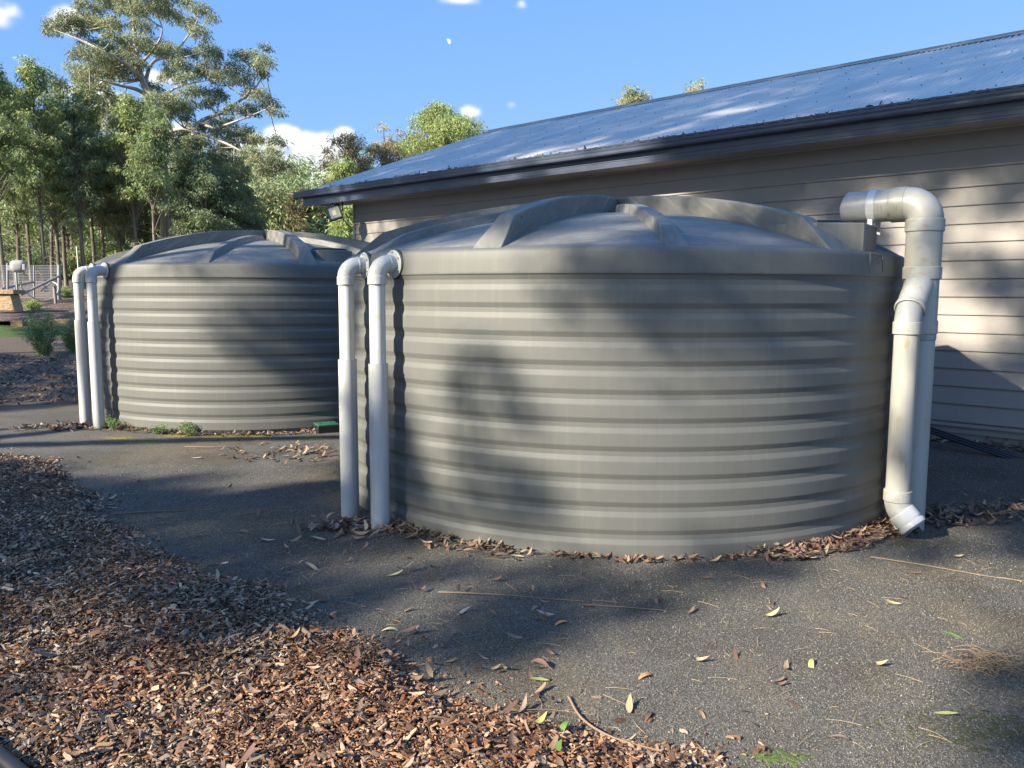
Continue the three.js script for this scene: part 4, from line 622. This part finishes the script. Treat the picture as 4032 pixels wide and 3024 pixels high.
// weeds at the foot of the far tank
[[-4.62, 9.33, 0.17, 'green weed at the foot of the far tank beside its right pipe'], [-3.62, 9.02, 0.2, 'small green weed against the middle of the far tank'], [-3.98, 9.1, 0.11, 'low pale weed at the far tank, left of the small weed']].forEach(([x, d, h, label], i) => {
  const t = thing('weed', label, 'weed', [x, groundY(x, d), -d]), r = rng(520 + i), ms = [], st = [];
  for (let k = 0; k < 7; k++) { const a = r() * 6.28, tip = V(Math.cos(a) * h * 0.5, h * (0.5 + 0.5 * r()), Math.sin(a) * h * 0.4); st.push(limb([V(0, 0, 0), tip], 0.004, 0.002, 2, 4)); for (let j = 0; j < 4; j++) ms.push(M4(V(0, 0, 0).lerp(tip, 0.4 + 0.6 * r()), EU(r(), r() * 6, r()), V(0.14, 0.14, 0.14))); }
  part('stem', st, std({ color: C(0.1, 0.14, 0.04) }), t); instances('foliage', SPRAYS[1], leafMat, ms, ms.map(() => C(0.1 + 0.06 * r(), 0.2 + 0.06 * r(), 0.04)), t).userData.kind = 'stuff';
});

// ───────────────────────── mulch chips, gravel, fallen leaves ─────────────────────────
function chipGeo(seed) { const r = rng(seed), g = new THREE.BoxGeometry(1, 1, 1, 2, 1, 1), p = g.attributes.position; const j = new Map(); for (let i = 0; i < p.count; i++) { const k = [p.getX(i), p.getY(i), p.getZ(i)].join(); if (!j.has(k)) j.set(k, [(r() - 0.5) * 0.35, (r() - 0.5) * 0.5, (r() - 0.5) * 0.5]); const o = j.get(k), x = p.getX(i); p.setXYZ(i, x + o[0], p.getY(i) + o[1] + (1 - 4 * x * x) * 0.5, p.getZ(i) * (1 - 0.5 * Math.abs(x)) + o[2]); } const q = g.toNonIndexed(); q.computeVertexNormals(); return q; }
const chipMat = std({ roughness: 0.9 });
{
  const cols = [[0.22, 0.14, 0.078], [0.16, 0.085, 0.042], [0.30, 0.20, 0.12], [0.09, 0.052, 0.03], [0.24, 0.18, 0.13], [0.06, 0.036, 0.022], [0.19, 0.085, 0.038], [0.38, 0.30, 0.21], [0.17, 0.13, 0.105], [0.11, 0.055, 0.028]];
  for (let v = 0; v < 3; v++) {
    const r = rng(600 + v), ms = [], cs = []; let tries = 0;
    while (ms.length < 27000 && tries++ < 300000) {
      const u = r(), d = 2.1 + 7.2 * u * u, x = lerp(-0.68 * d - 0.4, Math.min(1.0, 0.4 * d), r()), k = bedDist(x, d) + edgeNoise(x, d); if (k < -0.06 && r() > Math.exp(k * 9) * 0.16) continue; if (k < -0.5) continue;
      const big = r() > 0.955, L = big ? 0.035 + 0.035 * r() : 0.009 + 0.03 * Math.pow(r(), 2.1), W = L * (big ? 0.1 + 0.2 * r() : 0.18 + 0.34 * r()), y = bedY(x, d);
      ms.push(M4(V(x, Math.max(y, groundY(x, d)) + 0.004 + 0.03 * r() * r() * sstep(-0.05, 0.2, k), -d), EU((r() - 0.5) * 1.3, r() * 6.283, (r() - 0.5) * 1.3), V(L, 0.0022 + 0.003 * r(), W)));
      const reddish = sstep(0.48, 0.62, fbm(x * 1.3, d * 1.3, 611, 3)), old = sstep(3.4, 4.6, d + (fbm(x * 2, d * 2, 613, 3) - 0.5) * 1.6) * 0.45, c1 = cols[Math.floor(r() * cols.length)], g0 = (c1[0] + c1[1] + c1[2]) / 3 * 1.35, c = [lerp(c1[0], g0 * 1.16, old), lerp(c1[1], g0 * 0.98, old), lerp(c1[2], g0 * 0.8, old)], b = 0.7 + 0.7 * r(); cs.push(C(c[0] * b * (1 + 0.1 * reddish), c[1] * b * (1 - 0.06 * reddish), c[2] * b * (1 - 0.15 * reddish)));
    }
    const m = instances('mulch_chips', chipGeo(60 + v), chipMat, ms, cs); tag(m, 'loose bark and wood chips covering the mulch bed in the lower left', 'mulch', 'mulch of the bed', 'stuff');
  }
  // loose stones over the nearest gravel
  const st = new THREE.IcosahedronGeometry(1, 0); { const p = st.attributes.position, r = rng(7), j = new Map(); for (let i = 0; i < p.count; i++) { const k = [p.getX(i).toFixed(3), p.getY(i).toFixed(3), p.getZ(i).toFixed(3)].join(); if (!j.has(k)) j.set(k, 0.7 + 0.6 * r()); const s = j.get(k); p.setXYZ(i, p.getX(i) * s, p.getY(i) * s * 0.7, p.getZ(i) * s); } st.computeVertexNormals(); }
  const r = rng(620), ms = [], cs = [];
  while (ms.length < 90000) { const u = r(), d = 2.3 + 5.2 * Math.pow(u, 1.7), x = lerp(-0.5 * d, 0.7 * d, r()); if (bedDist(x, d) > 0.1 || Math.hypot(x - TANK1.x, d - TANK1.d) < R + 0.01) continue; const s = 0.001 + 0.0022 * r() * r() + 0.0003 * d; ms.push(M4(V(x, groundY(x, d) + s * 0.25, -d), EU(r() * 3, r() * 6, r() * 3), V(s, s, s))); const v = lerp(0.05, 0.19, Math.pow(r(), 1.6)) * (r() > 0.94 ? 2.1 : 1), w = r() > 0.85 ? 0.2 : 0; cs.push(C(v * (1.22 + w), v * (1.15 + w * 0.4), v * (1.0 - w))); }
  tag(instances('gravel', st, std({ roughness: 0.9 }), ms, cs), 'loose grey gravel over the ground in front of the tank', 'gravel', null, 'stuff');
}
// a dry, sickle shaped gum leaf, curled along and across
function leafGeo(seed, curl) {
  const r = rng(seed), n = 8, pos = [], idx = [], bend = (r() - 0.5) * 0.5, tw = (r() - 0.5) * 1.6;
  for (let i = 0; i <= n; i++) { const t = i / n, w = 0.11 * Math.pow(Math.sin(Math.PI * Math.min(1, 0.06 + 0.94 * t)), 0.8) * (1.15 - 0.4 * t), x = t - 0.5, z = bend * (t - 0.5) ** 2 * 1.4, y = curl * (t - 0.5) ** 2 * 1.3, a = tw * (t - 0.5); for (const s of [-1, 0, 1]) pos.push(x, y + Math.abs(s) * w * 0.45 * Math.abs(curl) + Math.sin(a) * s * w, z + Math.cos(a) * s * w); }
  for (let i = 0; i < n; i++) for (let j = 0; j < 2; j++) { const a = i * 3 + j; idx.push(a, a + 3, a + 1, a + 1, a + 3, a + 4); }
  const g = new THREE.BufferGeometry(); g.setAttribute('position', new THREE.Float32BufferAttribute(pos, 3)); g.setAttribute('uv', new THREE.Float32BufferAttribute(new Float32Array(pos.length / 3 * 2), 2)); g.setIndex(idx); g.computeVertexNormals(); return g;
}
const LEAVES = [leafGeo(1, 0.4), leafGeo(2, -0.5), leafGeo(3, 0.8), leafGeo(4, 0.15)], dryMat = std({ roughness: 0.7 });
const dryCols = [[0.22, 0.13, 0.075], [0.15, 0.08, 0.048], [0.28, 0.19, 0.11], [0.11, 0.06, 0.04], [0.32, 0.24, 0.15], [0.19, 0.105, 0.075], [0.24, 0.175, 0.13]];
function litter(name, label, seed, count, where, size = 1) {
  const r = rng(seed), sets = LEAVES.map(() => [[], []]);
  for (let k = 0; k < count; k++) { const [x, d, lift] = where(r), i = Math.floor(r() * 4), L = (0.07 + 0.07 * r()) * size, y = bedDist(x, d) > 0 ? Math.max(groundY(x, d), bedY(x, d)) : groundY(x, d); sets[i][0].push(M4(V(x, y + 0.006 + lift * r(), -d), EU((r() - 0.5) * (0.5 + lift * 9), r() * 6.283, (r() - 0.5) * (0.8 + lift * 9)), V(L, L, L * (0.8 + 0.5 * r())))); const c = dryCols[Math.floor(r() * dryCols.length)], b = 0.7 + 0.6 * r(); sets[i][1].push(C(c[0] * b, c[1] * b, c[2] * b)); }
  const t = thing(name, label, 'leaf litter'); t.userData.kind = 'stuff'; sets.forEach(([m, c], i) => { if (m.length) instances('dry_leaves', LEAVES[i], dryMat, m, c, t).userData.kind = 'stuff'; });
}
const ringAt = (T, a0, a1, w, lift, pow = 1.6) => (r) => { const a = deg(lerp(a0, a1, r())), q = R + 0.012 + w * Math.pow(r(), pow); return [T.x + Math.sin(a) * q, T.d - Math.cos(a) * q, lift]; };
const spot = (x, d, sx, sd, lift) => (r) => { const a = r() * 6.283, q = Math.sqrt(-2 * Math.log(Math.max(r(), 1e-4))) * 0.6; return [x + Math.cos(a) * q * sx, d + Math.sin(a) * q * sd, lift]; };
litter('leaf_litter', 'thick line of brown leaves against the right front foot of the near tank', 701, 300, ringAt(TANK1, 16, 50, 0.2, 0.045), 0.85);
litter('leaf_litter', 'thin line of brown leaves against the front foot of the near tank', 702, 130, ringAt(TANK1, -28, 16, 0.09, 0.015, 2.4), 0.75);
litter('leaf_litter', 'brown leaves heaped at the near tank beside the overflow pipes', 703, 120, ringAt(TANK1, -48, -22, 0.24, 0.03), 0.85);
litter('leaf_litter', 'dry leaves gathered around the feet of the near overflow pipes', 704, 130, spot(-1.0, 5.45, 0.38, 0.2, 0.03));
litter('leaf_litter', 'red brown leaves along the foot of the far tank', 705, 260, ringAt(TANK2, -40, 32, 0.16, 0.02), 0.9);
litter('leaf_litter', 'dry leaves around the feet of the far overflow pipes', 706, 200, spot(-5.15, 9.5, 0.6, 0.22, 0.03));
litter('leaf_litter', 'bank of dry leaves on the gravel right of the inlet pipe', 707, 260, (r) => { const k = r(); return [lerp(2.95, 4.4, k) + (r() - 0.5) * 0.2, lerp(5.75, 6.0, k) + (r() - 0.5) * 0.5, 0.03]; });
litter('leaf_litter', 'brown leaves along the foot of the house plinth', 708, 260, (r) => { const u = 8.6 + 3.4 * r(), w = 0.1 + 0.35 * r() * r(); return [-2.873 + WT[0] * u - WN[0] * w, 15.126 + WT[1] * u - WN[1] * w, 0.02]; });
litter('leaf_litter', 'dry leaves scattered thinly over the gravel', 709, 170, (r) => { const d = 2.7 + 6.5 * r(); return [lerp(-0.55 * d, 0.68 * d, r()), d, 0.005]; }, 0.75);
litter('leaf_litter', 'dry leaves lying on the mulch bed', 710, 260, (r) => { const d = 2.4 + 4.6 * r() * r(); return [lerp(-0.66 * d, 0.2, r()), d, 0.03]; }, 0.85);
litter('leaf_litter', 'dead leaves and bark on the gravel left of the near pipes', 711, 90, spot(-2.25, 8.0, 0.5, 0.35, 0.02));
litter('leaf_litter', 'dead leaves on the gravel beyond the far pipes at the left', 712, 1500, (r) => { const d = 11.5 + 9 * r(); return [lerp(-0.64 * d, -0.46 * d, r()), d, 0.01]; }, 1.3);
// debris sitting in the gutter
{ const r = rng(720), ms = [], cs = []; for (let k = 0; k < 240; k++) { const x = -0.7 + 12.4 * r(), p = toWorld(x, 3.418 + 0.016 * r(), 0.655 + 0.03 * r()), big = r() > 0.94; ms.push(M4(p, EU((r() - 0.5) * 3, r() * 6, (r() - 0.5) * (big ? 2.6 : 1)), V(1, 1, 1).multiplyScalar(big ? 0.13 : 0.05 + 0.03 * r()))); const b = 0.6 + 0.6 * r(); cs.push(C(0.075 * b, 0.075 * b, 0.05 * b)); } tag(instances('gutter_debris', LEAVES[2], dryMat, ms, cs), 'dead leaves and twigs sticking out of the roof gutter', 'leaf litter', null, 'stuff'); }
// moss cushions
{ const g = new THREE.IcosahedronGeometry(1, 1); const moss = (label, seed, n, where, c) => { const r = rng(seed), ms = [], cs = []; for (let k = 0; k < n; k++) { const [x, d] = where(r), s = 0.002 + 0.0045 * r(); ms.push(M4(V(x, groundY(x, d), -d), EU(0, r() * 6, 0), V(s * (1 + r()), s * 0.45, s * (1 + r())))); const b = 0.7 + 0.6 * r(); cs.push(C(c[0] * b, c[1] * b, c[2] * b)); } tag(instances('moss', g, std({ roughness: 1 }), ms, cs), label, 'moss', null, 'stuff'); };
  moss('yellow green moss on the gravel in front of the far tank', 730, 1600, (r) => { const k = Math.floor(r() * 6), c = [[-3.75, 9.0], [-3.2, 8.95], [-2.9, 8.98], [-4.3, 8.85], [-3.95, 8.6], [-2.2, 8.9]][k]; return spot(c[0], c[1], 0.16, 0.06, 0)(r); }, [0.2, 0.19, 0.03]);
  moss('green moss tuft on the gravel at the bottom edge', 731, 200, spot(0.93, 2.66, 0.09, 0.04, 0), [0.07, 0.11, 0.02]);
  moss('dark olive moss patch on the gravel at the lower right', 732, 900, spot(1.78, 2.85, 0.3, 0.13, 0), [0.06, 0.06, 0.025]);
  moss('dark moss on the gravel below the inlet pipe cap', 733, 420, spot(2.55, 5.1, 0.16, 0.06, 0), [0.06, 0.06, 0.025]); }
// single leaves that stand out
const single = [[-0.66, 4.5, 0.3, 'pale'], [-0.57, 3.73, 0.1, 'pale'], [-1.04, 4.05, 0.2, 'tan'], [-0.24, 3.94, 0.7, 'grey'], [0.17, 3.91, -0.3, 'grey'], [0.25, 3.81, 0.5, 'orange'], [1.3, 3.92, 0.35, 'yellow'], [2.07, 3.66, -0.7, 'green'], [1.97, 4.08, -0.5, 'yellow'], [1.3, 3.38, 1.2, 'lime'], [0.81, 3.4, 0.1, 'tan'], [0.12, 3.24, 0.0, 'lime'], [0.46, 3.01, 1.4, 'tan'], [0.57, 3.27, 0.5, 'orange'], [1.57, 3.35, 0.2, 'tan'], [1.66, 2.95, -0.4, 'lime'], [-1.58, 5.14, 0.05, 'grey'], [-1.05, 5.36, 0.1, 'white'], [1.22, 4.74, 0.3, 'tan'], [0.04, 4.80, 0.0, 'pale'], [2.72, 4.84, 0.25, 'yellow'], [0.19, 2.81, 1.1, 'green'], [0.1, 2.77, 1.0, 'lime'], [0.16, 2.6, 1.4, 'green']];
const leafCol = { pale: [0.5, 0.42, 0.24], tan: [0.45, 0.33, 0.18], grey: [0.36, 0.33, 0.28], orange: [0.45, 0.22, 0.09], yellow: [0.52, 0.42, 0.17], green: [0.16, 0.27, 0.06], lime: [0.38, 0.40, 0.12], white: [0.6, 0.58, 0.5] };
const singleLabels = ['cream leaf on the gravel below the right overflow pipe', 'slim cream leaf on the gravel above the bark mulch edge', 'tan leaf on the gravel just outside the mulch', 'grey twisted leaf below the long twig, towards its left end', 'grey leaf below the middle of the long twig', 'orange leaf lower right of the long twig', 'curled yellow leaf in the middle of the gravel', 'bright green sickle leaf on the gravel at the right', 'slim yellow leaf lying towards the inlet pipe', 'small lime leaf standing on the sunlit gravel', 'tan leaf on the sunlit gravel left of the lime leaf', 'long lime leaf on the gravel right of the mulch tip', 'tan leaf stub near the twig at the bottom', 'small orange leaf on the gravel at the lower middle', 'tan curled leaf beside the small lime leaf', 'lime curled leaf below the straw heap', 'long grey leaf in the shade left of the overflow pipes', 'short white leaf stub at the feet of the overflow pipes', 'tan leaf just before the front foot of the near tank', 'cream leaf close to the near tank, left of its front', 'yellow leaf on the gravel below the inlet pipe', 'green leaf lying on the tip of the mulch bed', 'lime leaf beside the green leaf on the mulch tip', 'green leaf at the bottom edge of the mulch'];
single.forEach(([x, d, a, kind], i) => { const y = Math.max(groundY(x, d), bedDist(x, d) > -0.1 ? bedY(x, d) + 0.02 : -9) + 0.012, c = leafCol[kind]; const m = part('fallen_leaf', LEAVES[i % 4], std({ color: C(...c), roughness: 0.6 }), scene); m.position.set(x, y, -d); m.rotation.set(0.1, a, i % 3 === 0 ? 0.25 : -0.12); const s = kind === 'white' ? 0.05 : [0.1, 0.09, 0.1, 0.085][i % 4]; m.scale.set(s, s, s * 1.25); tag(m, singleLabels[i], 'leaf'); });
// twigs
const twigs = [[[[-0.39, 4.21], [-0.2, 4.19], [-0.01, 4.17], [0.2, 4.12], [0.38, 4.10]], 0.0055, 'long thin twig on the gravel in front of the near tank'], [[[0.37, 4.05], [0.55, 4.02], [0.79, 3.99]], 0.004, 'thin twig continuing right of the long twig'], [[[-0.03, 4.35], [0.04, 4.2], [0.06, 4.07]], 0.0035, 'short twig crossing the long twig'], [[[0.23, 3.1], [0.27, 2.92], [0.36, 2.78], [0.58, 2.66]], 0.006, 'dark bent twig at the bottom edge of the mulch tip'], [[[2.2, 4.85], [2.45, 4.68], [2.75, 4.5], [2.95, 4.4]], 0.005, 'brown twig on the gravel below the inlet pipe'], [[[-0.05, 2.95], [0.12, 3.0], [0.32, 2.96]], 0.003, 'thin arched stem beside the mulch tip'], [[[-2.9, 5.75], [-2.5, 5.85], [-2.1, 5.88]], 0.006, 'dark stick at the edge of the mulch bed'], [[[-2.0, 5.75], [-1.75, 5.85], [-1.6, 5.78]], 0.004, 'thin forked twig in the shade right of the mulch bed'], [[[-3.4, 8.35], [-3.05, 8.3], [-2.8, 8.4]], 0.006, 'crooked twig on the sunlit gravel before the far tank']];
const twigMat = std({ color: C(0.22, 0.16, 0.11), roughness: 0.9 });
for (const [pts, rad, label] of twigs) { const v = pts.map(([x, d], i) => V(x, Math.max(groundY(x, d), bedDist(x, d) > 0 ? bedY(x, d) + 0.02 : -9) + rad + 0.004 * (i % 2), -d)); tag(part('twig', limb(v, rad, rad * 0.4, 20, 6), twigMat, scene), label, 'twig'); }
{ const r = rng(740), gs = []; for (let k = 0; k < 110; k++) { const [x, d] = spot(2.05, 3.36, 0.2, 0.11, 0)(r), a = r() * 6.28, L = 0.04 + 0.13 * r(), h = groundY(x, d) + 0.004; gs.push(limb([V(x - Math.cos(a) * L / 2, h + r() * 0.03, -d - Math.sin(a) * L / 2), V(x, h + 0.012 + r() * 0.025, -d), V(x + Math.cos(a) * L / 2, h + r() * 0.02, -d + Math.sin(a) * L / 2)], 0.0016, 0.0012, 4, 4)); } tag(part('straw_heap', gs, std({ color: C(0.27, 0.19, 0.11), roughness: 0.8 }), scene), 'loose heap of brown stalks on the gravel at the right edge', 'plant litter', null, 'stuff');
  const g2 = []; for (let k = 0; k < 260; k++) { const d = 2.7 + 4 * r(), x = lerp(-0.3 * d, 0.66 * d, r()); if (bedDist(x, d) > 0 || Math.hypot(x - TANK1.x, d - TANK1.d) < R + 0.1) continue; const a = r() * 6.28, L = 0.03 + 0.1 * r(), h = groundY(x, d) + 0.004; g2.push(limb([V(x - Math.cos(a) * L / 2, h, -d - Math.sin(a) * L / 2), V(x + (r() - 0.5) * 0.02, h + 0.004, -d), V(x + Math.cos(a) * L / 2, h, -d + Math.sin(a) * L / 2)], 0.0013, 0.0009, 3, 4)); } tag(part('stalks', g2, std({ color: C(0.4, 0.3, 0.17), roughness: 0.8 }), scene), 'thin dry stalks strewn over the gravel in front of the tank', 'plant litter', null, 'stuff'); }
tag((() => { const m = part('red_petal', [LEAVES[0].clone().scale(0.05, 0.05, 0.07), LEAVES[2].clone().scale(0.045, 0.05, 0.06).rotateY(1.2)], std({ color: C(0.32, 0.03, 0.04), roughness: 0.6 }), scene); m.position.set(-1.79, bedY(-1.79, 4.16) + 0.03, -4.16); return m; })(), 'small red leaf scrap on the mulch bed', 'leaf');

// ───────────────────────── tall gums behind the viewer that throw the dappled shade ─────────────────────────
{
  const Sh = V(-Math.sin(SUN_AZ), 0, Math.cos(SUN_AZ)), e1 = V(Math.cos(SUN_AZ), 0, Math.sin(SUN_AZ)), e2 = V().copy(Sh).multiplyScalar(-Math.sin(SUN_EL)).add(V(0, Math.cos(SUN_EL), 0));
  const uv = (p) => [p.dot(e1), p.dot(e2)];
  // gaps in the crowns, seen from the sun (across, up): open ones, and thin foliage
  const open = [[-10.1, 0.1], [-10.5, 0.2], [-11.0, 0.2], [-11.5, 0.2], [-9.8, 0.3], [-10.7, 0.4], [-10.2, 0.4], [-9.6, 0.6], [-10.5, 0.6], [-10.0, 0.7], [-9.3, 0.8], [-9.7, 0.9], [-9.1, 1.0], [-9.5, 1.1], [-8.9, 1.3], [-9.2, 1.3], [-8.7, 1.5], [-9.0, 1.6], [-8.4, 0.4], [-8.1, 0.5], [-7.8, 0.6], [-8.6, 0.7], [-7.5, 0.7], [-8.3, 0.8], [-8.0, 0.9], [-7.6, 1.0], [-8.4, 1.2], [-7.3, 1.0], [-8.1, 1.2], [-7.8, 1.4], [-7.4, 1.3], [-7.0, 1.2], [-2.8, 0.2], [-3.1, 0.4], [-2.6, 0.4], [-2.8, 0.6], [-2.3, 0.6], [-2.0, 0.8], [-2.6, 1.1], [-2.8, 1.4], [-2.2, 1.1], [-2.4, 1.4], [-2.7, 1.9], [-2.4, 1.8], [-2.0, 1.7], [-2.4, 2.1], [-2.1, 2.1], [-1.7, 1.8], [-1.7, 1.5], [-1.4, 1.3], [-4.9, 2.8], [-4.6, 2.8], [-4.3, 2.9], [-3.9, 3.0], [-4.9, 2.4], [-4.9, 2.1], [-4.7, 1.9], [-4.6, 2.3], [-3.7, 1.6], [-3.7, 2.0], [-3.4, 2.2], [-3.4, 1.8], [-3.9, 2.6], [-5.5, 2.6], [-5.6, 2.3], [-5.6, 2.0], [-5.6, 1.6], [-5.6, 1.3], [-4.4, 1.3], [-10.5, 1.8], [-10.5, 1.4], [-10.6, 1.1], [-10.2, 2.0], [-10.2, 1.6], [-10.3, 0.9], [-10.2, 1.3], [-10.0, 2.3], [-9.9, 1.9], [-9.9, 1.5], [-9.7, 2.4], [-9.7, 2.1], [-9.6, 1.7], [-9.4, 2.6], [-9.4, 2.3], [-9.4, 2.0], [-9.3, 3.0], [-4.5, 5.4], [-4.5, 5.1], [-7.4, 6.0], [-8.4, 5.9], [-8.1, 5.9], [-13.9, 5.2], [-13.6, 5.3], [-13.2, 5.2], [-12.9, 5.4], [-4.5, 3.9], [-4.3, 4.1], [-3.9, 4.3], [-9.4, 6.2], [-9.0, 6.2], [-8.7, 6.2], [-8.9, 6.5], [-8.3, 6.2], [-8.5, 6.5], [-8.1, 6.5], [-7.8, 6.5], [-7.7, 6.8], [-7.6, 7.2], [-7.6, 7.6], [-7.6, 7.9], [-3.9, 6.9], [-3.0, 3.0], [-3.0, 2.6], [-3.1, 3.7], [-3.0, 3.3], [-3.1, 4.1], [-3.1, 4.4], [-10.9, 3.0], [-10.6, 3.2], [-10.3, 3.4], [-10.0, 3.5], [-10.7, 2.1]];
  const thin = [[-4.1, 2.4], [-3.8, 2.0], [-3.6, 2.5], [-4.8, 0.0], [-4.4, 0.0], [-3.9, 0.0], [-3.5, 0.0], [-3.9, 1.2], [-3.5, 1.2], [-3.0, 1.3], [-3.0, 0.8], [-2.6, 0.7], [-2.1, 0.8], [-7.6, 5.8], [-7.2, 5.8], [-6.7, 5.9], [-6.3, 6.0], [-5.8, 5.8], [-5.5, 6.1], [-5.2, 5.8], [-4.9, 6.2], [-4.7, 5.8], [-4.6, 5.4], [-4.6, 4.9], [-4.5, 6.3], [-4.3, 5.7], [-4.2, 5.2], [-4.1, 4.7], [-4.0, 6.1], [-3.9, 5.5], [-3.8, 5.0], [-10.3, 5.8], [-9.9, 5.7], [-9.4, 5.6], [-8.8, 5.4], [-10.0, 6.2], [-9.5, 6.0], [-8.3, 5.4], [-9.0, 5.8], [-9.6, 6.5], [-9.1, 6.3], [-8.5, 5.9], [-8.6, 6.3], [-9.4, 6.9], [-8.0, 6.0], [-9.0, 6.8], [-8.2, 6.5], [-9.1, 7.3], [-8.5, 6.9], [-7.6, 6.2], [-8.6, 7.3], [-7.8, 6.7], [-8.1, 7.1], [-7.1, 6.3], [-8.7, 7.8], [-8.2, 7.6], [-7.3, 6.8], [-7.6, 7.2], [-6.7, 6.4], [-8.3, 8.1], [-6.9, 6.8], [-7.7, 7.6], [-7.1, 7.2], [-6.2, 6.5], [-7.8, 8.2], [-7.3, 7.7], [-6.4, 6.9], [-8.0, 8.6], [-6.6, 7.3], [-7.3, 8.1], [-5.7, 6.5], [-6.8, 7.8], [-7.5, 8.6], [-6.0, 7.0], [-6.2, 7.4], [-6.9, 8.4], [-7.5, 9.1], [-5.3, 6.5], [-6.3, 7.9], [-5.5, 6.9], [-7.1, 8.9], [-5.7, 7.4], [-6.5, 8.4], [-7.2, 9.4], [-5.9, 7.8], [-3.2, 1.8], [-2.7, 1.7], [-2.9, 2.1], [-2.5, 2.1], [-4.4, 1.9], [-4.3, 1.5]];
  const trees = [[-16.5, 16], [-13.4, 18], [-11.2, 15], [-6.5, 17], [-0.7, 15]].map(([u, t], i) => ({ u, t, clumps: [], i }));
  const r = rng(801), cells = [];
  for (let u = -37; u < 0.8; u += 0.3) for (let v = -0.8; v < 11.6; v += 0.3) cells.push([u + (r() - 0.5) * 0.22, v + (r() - 0.5) * 0.22]);
  for (const [u, v] of cells) {
    const rad = 0.2 + 0.12 * r(), near = (list, q) => list.some(([a, b]) => (a - u) ** 2 + (b - v) ** 2 < q * q);
    if (near(open, v > 6.3 ? rad * 0.5 : v < 1.1 && u > -4.5 ? 0.2 + rad * 0.7 : 0.1 + rad * 0.7)) continue;
    if (u < -8.5 && u > -11.5 && v < 1.9) continue; if (u < -9.8 && u > -13 && v < 4.1) continue; if (u < -18.4 && v > 4.6) continue; if (u < -25 && (v < 1 || r() > 0.6)) continue; if (u < -12 && v < 2.6 && Math.sin(v * 9 + u) > 0.45) continue;                                                  // open sky before the far tank
    if (r() > (near(thin, 0.42) ? (v > 6.3 ? 0.88 : v > 4 && u > -7.5 ? 0.64 : 0.56) : 0.965)) continue;
    let t = trees[0]; for (const k of trees) if (Math.abs(k.u + (r() - 0.5) * 1.2 - u) < Math.abs(t.u - u)) t = k;
    t.clumps.push([u, v, t.t + (r() - 0.5) * 3, rad]);
  }
  const words = ['leftmost', 'second', 'third', 'fourth', 'rightmost'];
  for (const k of trees) {
    const base = e1.clone().multiplyScalar(k.u).addScaledVector(Sh, k.t * Math.cos(SUN_EL)); const t = thing('shade_gum', 'tall gum behind the viewer throwing dappled shade, ' + words[k.i] + ' of its row', 'tree', [base.x, 0, base.z], 0, 'gums behind the viewer');
    const cl = k.clumps.map(([u, v, q, rad]) => { const p = e1.clone().multiplyScalar(u).addScaledVector(e2, v).addScaledVector(TO_SUN, q).sub(base); return [p.x, p.y, p.z, rad]; });
    const topY = Math.max(...cl.map((c) => c[1])), path = [V(0, -0.3, 0), V(0.1, topY * 0.4, 0), V(-0.1, topY * 0.75, 0.1), V(0, topY, 0)], cv = new THREE.CatmullRomCurve3(path), gs = [limb(path, 0.13, 0.03, 20, 8)];
    cl.forEach(([x, y, z], i) => { if (i % 3) return; const s = cv.getPoint(clamp((y - 1.2) / topY, 0.3, 0.97)); gs.push(limb([s, s.clone().lerp(V(x, y, z), 0.6), V(x, y, z)], 0.03, 0.008, 4, 4)); });
    part('trunk', gs, darkBark, t); crownInto(t, cl, 'green', 820 + k.i, 420, 0.5, 1, k.i);
  }
  // a leaning dead trunk that lays the long narrow shadow across the sunny gravel
  const shadowLine = (a, b, t0, t1) => [a.clone().addScaledVector(TO_SUN, t0), b.clone().addScaledVector(TO_SUN, t1)];
  const [p, q] = shadowLine(V(-6.6, 0, -8.0), V(-1.4, 0, -9.05), 14, 16), dd = q.clone().sub(p), foot = p.clone().addScaledVector(dd, -p.y / Math.max(dd.y, 0.05));
  const dt = thing('leaning_tree', 'leaning bare trunk behind the viewer', 'tree', [p.x - 3, 0, p.z]); const lp = (v) => v.clone().sub(dt.position);
  part('trunk', [limb([V(0, -0.3, 0), lp(p).multiplyScalar(0.5).add(V(-0.6, 0, 0)), lp(p), lp(q), lp(q).addScaledVector(dd, 0.15)], 0.2, 0.1, 24, 8)], darkBark, dt);
  const [p2, q2] = shadowLine(V(-4.95, 0.9, -9.7), V(-4.25, 2.2, -9.5), 15, 16); part('limb', limb([lp(p), lp(p2), lp(q2), lp(q2).add(V(0.6, 0.9, 0))], 0.14, 0.1, 16, 8), darkBark, dt);
}

// ───────────────────────── render ─────────────────────────
const renderer = new THREE.WebGLRenderer({ antialias: true });
renderer.setSize(1024, 768);
renderer.shadowMap.enabled = true;
renderer.toneMapping = THREE.LinearToneMapping;
renderer.toneMappingExposure = EXPOSURE;
renderer.render(scene, camera);
